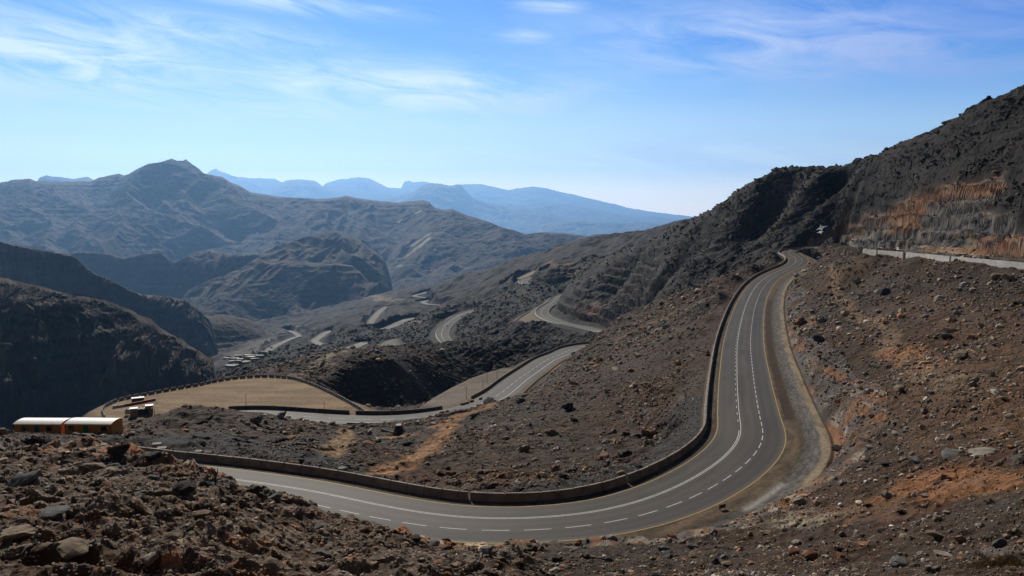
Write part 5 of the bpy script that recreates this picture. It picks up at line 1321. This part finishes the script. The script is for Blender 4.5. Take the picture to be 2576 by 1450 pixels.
def car(name, loc, rz, paint, label, suv=False, cat='car'):
    t = empty(name, loc, rz, label, cat); m = PAINT[paint]; H = 1.0 if suv else .86; w = .9
    def ring(hw, z0, z1, in_=.06): return [(-hw+.05, z0), (hw-.05, z0), (hw, z0+.2), (hw-in_, z1), (-hw+in_, z1), (-hw, z0+.2)]
    loft([(-2.25, ring(w-.12, .38, H-.12)), (-2.1, ring(w, .28, H-.02)), (-.9, ring(w, .25, H+.02)), (1.0, ring(w, .25, H)), (1.9, ring(w-.03, .28, H-.13)), (2.28, ring(w-.16, .36, H-.28))], 'body', m, t)
    R_ = 1.78 if suv else 1.44; b = -2.05 if suv else -1.7
    gl = loft([(b, [(-.78, H-.02), (.78, H-.02), (.76, H+.02), (-.76, H+.02)]), (b+.35, [(-.8, H-.02), (.8, H-.02), (.62, R_-.04), (-.62, R_-.04)]), (.15, [(-.8, H-.02), (.8, H-.02), (.62, R_-.02), (-.62, R_-.02)]), (1.05, [(-.8, H-.04), (.8, H-.04), (.76, H+.01), (-.76, H+.01)])], 'windows', M_glass, t)
    MB().add([(b+.32, -.62, R_-.045), (.2, -.62, R_-.025), (.2, .62, R_-.025), (b+.32, .62, R_-.045), (b+.45, -.56, R_+.03), (.05, -.56, R_+.04), (.05, .56, R_+.04), (b+.45, .56, R_+.03)], [(0, 3, 2, 1), (4, 5, 6, 7), (0, 1, 5, 4), (1, 2, 6, 5), (2, 3, 7, 6), (3, 0, 4, 7)]).build('roof', m, t)
    r = .36 if suv else .32
    for x in (-1.38, 1.4):
        for s in (-1, 1):
            wh = MB().cyl((x, s*.68, r), (x, s*.92, r), r, r, 16).build('wheel', M_tyre, t)
            MB().cyl((x, s*.9, r), (x, s*.93, r), r*.6, r*.55, 12).build('rim', M_rim, wh)
    for s in (-1, 1):
        MB().box(2.12, 2.24, s*.55-.17, s*.55+.17, H-.32, H-.2).build('headlight', M_lamp, t)
        MB().box(-2.27, -2.2, s*.62-.12, s*.62+.12, H-.36, H-.16).build('tail_light', M_tail, t)
    return t
d = main.near(2027, 627); q = main.at(d, -1.9, .03); car('car', tuple(q), main.heading(d)+math.pi, 'silver', 'silver white saloon car driving round the far S bend')
q = hit(2066, 650.5); car('parked_car', q, math.radians(165), 'white', 'white off road car parked on the verge inside the S bend', True)
q = hit(2076, 595.5); car('off_road_car', q, math.radians(-115), 'black', 'black off road car climbing the dirt track', True)
d = main.near(2284, 631); q = main.at(d, -3.6, .03); car('car', tuple(q), main.heading(d), 'white', 'white car half hidden behind the white wall of the upper road')
d = fifth.near(1122, 822); q = fifth.at(d, -2, .08); car('car', tuple(q), fifth.heading(d), 'black', 'black car on the grey road running down the spur')
d = sixth.near(927, 818); q = sixth.at(d, 2, .08); car('car', tuple(q), sixth.heading(d), 'grey', 'tiny dark car on the straight road in the valley', True)
q = hit(952, 889); car('parked_car', q, .2, 'black', 'black car parked on the pale gravel clearing on the spur', True)

# helicopters over the valley
M_heli = flat_mat('dark_helicopter_paint', (.02, .022, .028), .4, .1, 1)
def helicopter(px, py, r, rz, label):
    t = empty('helicopter', at_r(px, py, r), rz, label, 'helicopter')
    loft([(-1.6, [(-.5, .2), (.5, .2), (.55, .7), (.4, 1.5), (-.4, 1.5), (-.55, .7)]), (.6, [(-.85, 0), (.85, 0), (.95, .7), (.7, 1.75), (-.7, 1.75), (-.95, .7)]), (2.2, [(-.75, .05), (.75, .05), (.8, .6), (.5, 1.5), (-.5, 1.5), (-.8, .6)]), (3.4, [(-.3, .3), (.3, .3), (.35, .55), (.2, .8), (-.2, .8), (-.35, .55)])], 'fuselage', M_heli, t)
    MB().cyl((-1.5, 0, 1.0), (-6.6, 0, 1.25), .38, .16, 10).build('tail_boom', M_heli, t)
    MB().prism([(-6.9, 1.1), (-6.2, 1.1), (-6.6, 2.4), (-7.1, 2.4)], 'y', -.06, .06).build('tail_fin', M_heli, t)
    MB().cyl((.4, 0, 1.7), (.4, 0, 2.5), .12, .1, 8).build('rotor_mast', M_heli, t)
    for k in range(4):
        a = k*math.pi/2+.5; c, s = math.cos(a), math.sin(a)
        MB().add([(.4-s*.15, c*.15, 2.45), (.4+s*.15, -c*.15, 2.45), (.4+c*5.3+s*.12, s*5.3-c*.12, 2.4), (.4+c*5.3-s*.12, s*5.3+c*.12, 2.4), (.4-s*.15, c*.15, 2.5), (.4+s*.15, -c*.15, 2.5), (.4+c*5.3+s*.12, s*5.3-c*.12, 2.44), (.4+c*5.3-s*.12, s*5.3+c*.12, 2.44)], [(0, 3, 2, 1), (4, 5, 6, 7), (0, 1, 5, 4), (1, 2, 6, 5), (2, 3, 7, 6), (3, 0, 4, 7)]).build('rotor_blade', M_heli, t)
    for s in (-1, 1): MB().cyl((-1.2, s*.9, -.5), (2.4, s*.9, -.5), .06, .06, 6).cyl((0, s*.6, .1), (0, s*.9, -.5), .05, .05, 6).cyl((1.5, s*.6, .1), (1.5, s*.9, -.5), .05, .05, 6).build('skid', M_heli, t)
helicopter(871, 630, 2500, math.radians(8), 'dark helicopter flying over the valley, the left one of two')
helicopter(1191, 631, 2700, math.radians(-6), 'smaller dark helicopter before the pale rock slabs, the right one of two')

# ================================================================ SITE BUILDINGS
M_owall = flat_mat('orange_cabin_cladding', (.62, .25, .03), .6, .15, 2)
M_roofw = flat_mat('white_corrugated_roof', (.37, .355, .34), .5, .15, 2)
M_green = flat_mat('green_door_paint', (.02, .15, .08), .6, .15, 2)
M_trim = flat_mat('dark_trim', (.03, .025, .02), .6, .1, 2)
def arch(W_, h, rise, n=10): return [(-W_/2+W_*k/n, h+rise*(1-(2*k/n-1)**2)) for k in range(n+1)]
def cabin(loc, rz, L_, W_, label, wins, door):
    t = empty('cabin', loc, rz, label, 'cabin'); h = 2.25
    ou = [(-W_/2, -1.2), (W_/2, -1.2)]+[(u, v) for u, v in arch(W_, h, .38)][::-1]
    MB().prism(ou, 'x', -L_/2, L_/2).build('wall', M_owall, t)
    # corrugated roof: ribs across the length
    n = int(L_/.25); vs = []; k = 13
    for i in range(n*2+1):
        x = -L_/2-.15+(L_+.3)*i/(n*2); dz = .03*(i % 2)
        for u, v in arch(W_+.4, h+.0, .40, 12): vs.append((x, u, v+.06+dz))
    me = bpy.data.meshes.new('roof'); me.from_pydata(vs, [], [(i*k+j, (i+1)*k+j, (i+1)*k+j+1, i*k+j+1) for i in range(n*2) for j in range(12)])
    md = link('roof', me, M_roofw, t); sm = md.modifiers.new('thickness', 'SOLIDIFY'); sm.thickness = .04
    y0 = -W_/2
    for x in wins:
        f = MB().box(x-.5, x+.5, y0-.05, y0+.02, 1.0, 1.95).build('window', M_trim, t)
        MB().box(x-.42, x-.03, y0-.06, y0-.045, 1.08, 1.87).box(x+.03, x+.42, y0-.06, y0-.045, 1.08, 1.87).build('pane', M_glass, f)
    dr = MB().box(door-.45, door+.45, y0-.04, y0+.02, .02, 2.05).build('door', M_green, t, .01)
    MB().cyl((door+.3, y0-.04, 1.0), (door+.3, y0-.1, 1.0), .03, .03, 8).build('handle', M_steel, dr)
    for s in (-1, 1): MB().box(s*(L_/2)-.05, s*(L_/2)+.05, y0-.03, y0+.03, -.2, h+.05).build('corner_trim', M_trim, t)
    return t
zc_ = -46.8
def cab_at(px, py, r): 
    q = at_r(px, py, r); return (q.x, q.y, q.z)
cabin(cab_at(112, 1090, 172), math.radians(-1), 8.75, 4.2, 'longer looking yellow orange cabin with ribbed white roof, at left', (-2.4, 2.2), -.1)
cabin(cab_at(238, 1090, 166), math.radians(-2), 8.6, 4.2, 'yellow orange cabin with smooth pale roof and lit end wall, at right', (-3.2, 3.0), -.4)

M_beige = flat_mat('beige_cabin_panel', (.42, .34, .2), .6, .15, 2)
M_rust = flat_mat('rusty_machinery', (.07, .045, .035), .7, .4, 3)
def box_cabin(px, py, w, dpt, h, label):
    q = at_z(px, py, PLATZ-.1); t = empty('site_cabin', q, math.radians(24), label, 'site cabin')
    MB().box(-w/2, w/2, -dpt/2, dpt/2, -.5, h).build('wall', M_beige, t)
    MB().box(-w/2-.08, w/2+.08, -dpt/2-.08, dpt/2+.08, h+.002, h+.14).build('roof', M_whp, t)
    MB().box(-.35, .05, -dpt/2-.03, -dpt/2+.01, 1.2, 1.7).build('window', M_glass, t)
    MB().box(.35, .75, -dpt/2-.03, -dpt/2+.01, 1.2, 1.7).build('window', M_glass, t)
box_cabin(337, 1046, 2.3, 2.3, 2.4, 'small beige cabin with white roof beside the white tank')
box_cabin(376, 1039, 2.3, 2.3, 2.5, 'small beige cabin with white roof right of the machinery')
q = at_z(320, 1045, PLATZ-.1); t = empty('water_tank', q, 0, 'round white water tank on a low stand', 'water tank')
tk = MB().cyl((0, 0, .5), (0, 0, 1.9), .75, .75, 20).cyl((0, 0, 1.9), (0, 0, 2.15), .75, .3, 20).build('tank', M_whp, t)
MB().cyl((0, 0, 2.15), (0, 0, 2.25), .25, .25, 12).build('lid', M_dsteel, tk)
for a in (.8, 2.36, 3.93, 5.5): MB().cyl((.6*math.cos(a), .6*math.sin(a), -.6), (.6*math.cos(a), .6*math.sin(a), .5), .06, .06, 6).build('leg', M_steel, t)
q = at_z(357, 1042, PLATZ-.1); t = empty('generator', q, math.radians(24), 'dark rusty generator set standing between two beige cabins', 'generator')
MB().box(-2, 2, -1.1, 1.1, .2, 1.7).build('housing', M_rust, t, .05)
MB().box(-2.1, 2.1, -1.15, 1.15, -.5, .2).build('skid_base', M_dsteel, t)
for x in (-1.3, -.2, 1.0): MB().box(x-.3, x+.3, -.8, .8, 1.7, 2.0).build('vent_hood', M_dsteel, t, .03)
MB().cyl((1.5, .5, 1.7), (1.5, .5, 2.7), .12, .12, 10).build('exhaust_pipe', M_rust, t)
MB().cyl((-1.9, -.9, 1.72), (1.9, -.9, 1.9), .09, .09, 8).build('pipe', M_whp, t)
q = at_z(347, 1010, PLATZ-.1); t = empty('storage_shed', q, math.radians(30), 'low dark shed with flat white roof by the platform rim', 'shed')
MB().box(-1.9, 1.9, -.9, .9, -.2, 1.25).build('wall', M_dsteel, t); MB().box(-2.05, 2.05, -1.05, 1.05, 1.252, 1.38).build('roof', M_whp, t)
MB().box(.4, 1.2, -.93, -.89, -.1, 1.1).build('door', M_trim, t)
wb = MB().prism([(-.25, 0), (-.25, .25), (-.12, .8), (.12, .8), (.25, .25), (.25, 0)], 'x', -.6, .6).mesh('plastic_barrier', .03); wb.materials.append(M_redp)
wb2 = wb.copy(); wb2.materials.clear(); wb2.materials.append(M_whp)
def prow(p0, p1, n, me, label, group):
    a, b = at_z(*p0, PLATZ), at_z(*p1, PLATZ); hd = math.atan2(b.y-a.y, b.x-a.x)
    for i in range(n):
        q = a.lerp(b, (i+.5)/n); o = link('plastic_barrier', me); o.location = (q.x, q.y, PLATZ-.12); o.rotation_euler = (0, 0, hd+random.uniform(-.1, .1))
        tag(o, label, 'plastic barrier', group)
prow((312, 1022.5), (390, 1007.5), 13, wb, 'red plastic barrier in the row across the left end of the platform', 'red plastic barriers on the platform')
prow((286, 1026.5), (310, 1022.8), 5, wb2, 'white plastic barrier continuing the red row on the platform', 'white plastic barriers on the platform')
for i, (px, py, lb) in enumerate([(2036, 622.3, 'red plastic barrier left of the dirt track mouth, outer one'), (2042, 622.3, 'red plastic barrier left of the dirt track mouth, inner one'), (2054, 622.3, 'red plastic barrier right of the dirt track mouth')]):
    q = at_r(px, py, 579); q.z = ground(q.x, q.y)+.1; o = link('plastic_barrier', wb); o.location = q; o.scale = (1.4, 1.4, 1.5); tag(o, lb, 'plastic barrier')
d = main.near(2025, 669); q = main.at(d, -9.0, .03); o = link('plastic_barrier', wb); o.location = q; o.scale = (1, 1, 1.2); tag(o, 'single red plastic barrier on the inner verge of the S bend', 'plastic barrier')
q = hit(395, 1015); t = empty('marker_post', q, 0, 'short dark post standing on the sand beyond the red barriers', 'post')
MB().cyl((0, 0, -.2), (0, 0, .75), .1, .09, 10).build('post', M_dsteel, t); MB().cyl((0, 0, .75), (0, 0, .85), .14, .05, 10).build('cap', M_redp, t)
# shade sails
M_sail = flat_mat('white_sail_fabric', (.75, .75, .74), .8, .04, 1)
def sail(corners, posts, label):
    P = [at_r(*c) for c in corners]; t = empty('shade_sail', (P[0]+P[1]+P[2]+P[3])/4, 0, label, 'shade sail'); o_ = t.location.copy()
    n = 12; vs = []
    for i in range(n+1):
        for j in range(n+1):
            u, v = i/n, j/n
            # edges pull in towards the middle like stretched cloth
            uu = u+(.5-u)*.42*math.sin(math.pi*v); vv = v+(.5-v)*.42*math.sin(math.pi*u)
            p_ = (P[0]*(1-uu)*(1-vv)+P[1]*(1-uu)*vv+P[2]*uu*vv+P[3]*uu*(1-vv)); vs.append(p_-o_)
    me = bpy.data.meshes.new('canopy'); me.from_pydata(vs, [], [(i*(n+1)+j, (i+1)*(n+1)+j, (i+1)*(n+1)+j+1, i*(n+1)+j+1) for i in range(n) for j in range(n)]); me.shade_smooth()
    c = link('canopy', me, M_sail, t); sm = c.modifiers.new('thickness', 'SOLIDIFY'); sm.thickness = .03
    for p_ in P:
        zg = min(ground(p_.x, p_.y)-.3, p_.z-1.5); MB().cyl((p_.x-o_.x, p_.y-o_.y, zg-o_.z), p_-o_, .08, .06, 8).build('post', M_dsteel, t)
sail([(2052, 579.5, 588), (2063, 564.5, 594), (2084, 568.5, 594), (2067, 582, 586)], 4, 'larger white peaked shade sail by the dark hollow above the road')
sail([(2053.5, 586, 586), (2061.5, 580.5, 592), (2074, 581.5, 592), (2067, 590, 584)], 4, 'smaller white shade sail just below the larger one')

# culvert and its low walls
q = hit(1003, 1088); t = empty('culvert', q, math.radians(4), 'concrete culvert mouth with sloping frame under the lower road', 'culvert')
fr = MB()
for (a, b) in (((-1.25, 0), (-.75, 1.55)), ((-.75, 1.55), (.6, 1.6)), ((.6, 1.6), (1.5, 0))):
    fr.cyl((a[0], -.35 if a[1] < 1 else 0, a[1]), (b[0], -.35 if b[1] < 1 else 0, b[1]), .13, .13, 6)
fr.build('frame', M_conc, t); MB().prism([(-1.15, -.4), (1.4, -.4), (.56, 1.5), (-.7, 1.5)], 'y', .1, 2.5).build('opening_shade', M_shade, t)  # solid black block stands in for the shade in the hollow pipe
P = resample(np.array([hit(*c)[:] for c in [(958, 1083), (975, 1088), (990, 1092), (1000, 1091)]]), .7)
tag(wall_along(P, [(-.15, -.6), (-.15, .5), (.15, .5), (.15, -.6)]).build('retaining_wall', M_darkconc), 'low dark retaining wall left of the culvert mouth', 'wall')
# loose concrete blocks
def cblock(px, py, w, h, rz, tilt, label):
    q = hit(px, py); o = MB().box(-w/2, w/2, -w*.45, w*.45, -.1, h).build('concrete_block', M_conc if tilt == 0 else M_darkconc, None, .04); o.location = q; o.rotation_euler = (tilt, tilt*.6, rz); tag(o, label, 'concrete block')
cblock(499.5, 1149, 1.1, .95, .1, 0, 'square concrete block behind the barrier, with lit top')
cblock(521, 1150, 1.1, .95, .5, .18, 'dark tilted concrete block right of the square one')
cblock(395, 1129, 1.4, .9, .3, 0, 'concrete block half hidden behind the crag, upper of two')
cblock(407, 1138, 1.5, .8, .2, 0, 'concrete block at the start of the barrier, lower of two')

# ================================================================ PLANTS
M_bark = flat_mat('dead_wood', (.05, .035, .025), .9, .3, 6)
q = hit(541, 1219); t = empty('dead_bush', q, 0, 'leafless dead bush with forked branches standing before the road', 'dead bush')
seg_ = [((0, 0, -.2), (.05, 0, .6), .11, .085), ((.05, 0, .6), (.22, .05, 1.05), .085, .06)]
MB().cyl(*seg_[0], 8).cyl(*seg_[1], 8).build('trunk', M_bark, t)
for br in ([(.05, 0, .35), (.4, .05, .5), (.62, 0, .72), (.8, 0, .78)], [(.22, .05, 1.05), (.27, 0, 1.35), (.3, .02, 1.6)], [(.2, .05, 1.0), (-.1, .05, 1.12), (-.35, 0, 1.0), (-.45, 0, .7), (-.42, 0, .55)], [(-.1, .05, 1.12), (-.25, 0, 1.45), (-.22, 0, 1.75)], [(.2, .05, 1.02), (.02, 0, 1.4), (-.12, .05, 1.55)], [(-.35, 0, 1.0), (-.5, .05, 1.2), (-.6, 0, 1.4)], [(.05, 0, .62), (-.15, .1, .85), (-.3, .1, .8)]):
    m_ = MB(); n = len(br)
    for i in range(n-1): m_.cyl(br[i], br[i+1], .055*(1-i/n)+.012, .055*(1-(i+1)/n)+.012, 6)
    m_.build('branch', M_bark, t)
def leaf_mat(name, c): return flat_mat(name, c, .9, .4, 9, spec=.05)
M_rustb = leaf_mat('rust_coloured_twigs', (.13, .05, .018)); M_dryg = leaf_mat('dry_grass', (.20, .13, .05)); M_olive = leaf_mat('olive_scrub', (.085, .07, .03)); M_darkb = leaf_mat('dark_scrub', (.018, .016, .010))
def tuft_mesh(seed, n, name, up=.9):
    g_ = np.random.default_rng(seed); V = []; F = []
    for i in range(n):
        a = g_.uniform(0, 6.283); e = math.acos(g_.uniform(.05, 1)**up); L_ = g_.uniform(.6, 1.05)
        d_ = np.array([math.sin(e)*math.cos(a), math.sin(e)*math.sin(a), math.cos(e)*.85]); b_ = np.array([g_.uniform(-.25, .25), g_.uniform(-.25, .25), 0])
        s_ = np.cross(d_, g_.normal(size=3)); s_ /= np.linalg.norm(s_)
        for q0, q1, w in ((.0, .6, .035), (.45, 1.0, .05)):
            k = len(V); bend = np.array([0, 0, -.12*q1*q1])
            V += list((b_+d_*L_*q0-s_*w*.5, b_+d_*L_*q0+s_*w*.5, b_+d_*L_*q1+bend+g_.normal(0, .06, 3))); F.append((k, k+1, k+2))
    return soup_mesh(name, np.array(V), np.array(F))
def shrub_proto(mat, seed, n):
    me = tuft_mesh(seed, n, 'twigs'); me.materials.append(mat)
    st = MB()
    for k in range(4): st.cyl((0, 0, -.15), (.25*math.cos(k*1.7), .25*math.sin(k*1.7), .45), .035, .015, 5)
    sm = st.mesh('stem'); sm.materials.append(M_bark); return me, sm
SH_ = {'rust': [shrub_proto(M_rustb, 40+i, 420) for i in range(3)], 'olive': [shrub_proto(M_olive, 50+i, 380) for i in range(2)], 'dark': [shrub_proto(M_darkb, 60+i, 420) for i in range(2)]}
def shrub(px, py, w, kind_, label, group=None):
    q = hit(px, py); r_ = math.hypot(q.x, q.y); s = w/FPX*r_*.5
    me, sm = random.choice(SH_[kind_]); t = empty('shrub', q, random.uniform(0, 6.28), label, 'shrub', group); t.scale = (s, s, s*random.uniform(.7, .95))
    link('twigs', me, None, t); link('stem', sm, None, t)
for (px, py, w, k, lb) in [(582, 1228, 30, 'rust', 'rust coloured shrub on the crest right of the dead bush'), (603, 1238, 26, 'rust', 'second rust shrub down the crest from the dead bush'), (522, 1212, 18, 'rust', 'small dry shrub just left of the dead bush'), (365, 1192, 22, 'rust', 'orange brown shrub high on the foreground spur'), (214, 1241, 20, 'rust', 'small rust shrub left of centre on the spur'), (288, 1255, 22, 'rust', 'flat rust shrub among pale rocks on the spur'), (244, 1304, 26, 'rust', 'round rust shrub low on the left of the spur'), (236, 1318, 20, 'rust', 'dark rust shrub touching the round one'), (715, 1321, 34, 'rust', 'wide rust shrub near the right end of the spur'), (497, 1276, 30, 'olive', 'olive grey shrub above the tan boulder'), (661, 1259, 26, 'rust', 'rust shrub on the crest below the dark boulder'), (690, 1300, 22, 'rust', 'small rust shrub above the wide one'), (560, 1330, 22, 'rust', 'small rust shrub under the tan boulder'), (430, 1300, 26, 'olive', 'twiggy grey shrub in the middle of the spur'), (920, 1338, 34, 'rust', 'rust shrub close to the yellow road line'), (951, 1342, 30, 'rust', 'rust shrub right of the one close to the yellow line'), (799, 1441, 50, 'olive', 'olive brown shrub cut by the bottom edge'), (1311, 1424, 54, 'olive', 'low dry grassy shrub at the bottom centre'), (1140, 1372, 26, 'rust', 'rust shrub beside the paved strip'), (880, 1395, 24, 'rust', 'rust shrub near the bottom left of centre'), (130, 1255, 20, 'rust', 'small rust shrub under the grey slab at left'), (205, 1372, 26, 'rust', 'rust shrub beside the broad pale outcrop'), (20, 1235, 30, 'rust', 'orange shrub at the left edge'),
                           (2187, 743, 12, 'dark', 'dark shrub upper left of a group of four on the right slope'), (2243, 749, 12, 'dark', 'dark shrub second of the group of four on the right slope'), (2272, 753, 10, 'dark', 'dark shrub rightmost of the group of four on the right slope'), (2257, 768, 10, 'dark', 'dark shrub lowest of the group of four on the right slope'), (2555, 766, 22, 'dark', 'dark shrub near the right edge of the right slope'), (2119, 890, 18, 'dark', 'dark shrub above the rock cut'), (2359, 847, 16, 'dark', 'dark shrub in the middle of the right slope'), (2430, 871, 18, 'dark', 'dark shrub right of the middle of the right slope'), (2185, 1275, 34, 'dark', 'dark low shrub on the near right slope'), (2270, 1292, 36, 'dark', 'dark low shrub right of the first on the near slope'), (2115, 1388, 40, 'dark', 'dark shrub above the bottom edge on the right'), (2560, 1350, 50, 'olive', 'brownish scrub at the lower right edge')]:
    shrub(px, py, w, k, lb)
g_ = np.random.default_rng(5); V = []; F = []
q = hit(2512, 1412)
for i in range(2600):
    x, y_ = g_.normal(0, .75), g_.normal(0, .45); z_ = ground(q.x+x, q.y+y_)-q.z; a = g_.uniform(0, 6.28); k = len(V); h_ = g_.uniform(.15, .38)
    V += [(x, y_, z_-.03), (x+.02*math.cos(a), y_+.02*math.sin(a), z_-.03), (x+g_.normal(0, .08), y_+g_.normal(0, .08), z_+h_)]; F.append((k, k+1, k+2))
o = link('dry_grass', soup_mesh('dry_grass', np.array(V), np.array(F)), M_dryg); o.location = q; tag(o, 'patch of golden dry grass at the lower right corner', 'grass', kind='stuff')

# ================================================================ VILLAGE IN THE VALLEY
M_hw = [flat_mat('plastered_wall', c, .9, .2, .3) for c in ((.3, .26, .21), (.27, .19, .13), (.36, .34, .31))]
M_hr = [flat_mat('flat_roof', c, .8, .2, .3) for c in ((.42, .4, .37), (.28, .24, .2))]
g_ = np.random.default_rng(21)
SPOTS = [(588, 905), (601, 902), (613, 900), (618, 905), (608, 908), (624, 903), (576, 907), (596, 912), (630, 909), (622, 915), (640, 912), (592, 922), (604, 926), (598, 932), (586, 929), (612, 921), (620, 925), (628, 920), (580, 917), (634, 905), (645, 903), (590, 938), (574, 924)]
for i, (px, py) in enumerate(SPOTS):
    px += g_.uniform(-9, 9); py += g_.uniform(-5, 5); q = hit(px, py, 1200)
    if q.y < 1200 or q.y > 3500: continue
    w_, d_, h_ = g_.uniform(8, 15), g_.uniform(6, 10), g_.uniform(3, 4.6)
    t = empty('village_house', q, g_.uniform(-.4, .9), 'tiny flat roofed house of the village on the valley floor', 'house', 'houses of the valley village')
    MB().box(-w_/2, w_/2, -d_/2, d_/2, -3, h_).build('wall', M_hw[i % 3], t); MB().box(-w_/2-.3, w_/2+.3, -d_/2-.3, d_/2+.3, h_+.002, h_+.5).build('roof', M_hr[i % 2], t)
M_tree = leaf_mat('valley_tree_leaves', (.035, .05, .02))
tm = tuft_mesh(91, 260, 'crown', .6); tm.materials.append(M_tree); tr = MB().cyl((0, 0, -1), (0, 0, .5), .06, .04, 6).mesh('trunk'); tr.materials.append(M_bark)
for i in range(34):
    px, py = g_.uniform(575, 690), g_.uniform(900, 934); py -= (px-575)*.22
    q = hit(px, py, 1200)
    if q.y < 1200 or q.y > 3500: continue
    s = g_.uniform(3.5, 7); t = empty('valley_tree', (q.x, q.y, q.z+1), g_.uniform(0, 6), 'tiny green tree among the houses of the valley village', 'tree', 'trees of the valley village'); t.scale = (s, s, s)
    link('crown', tm, None, t); link('trunk', tr, None, t)
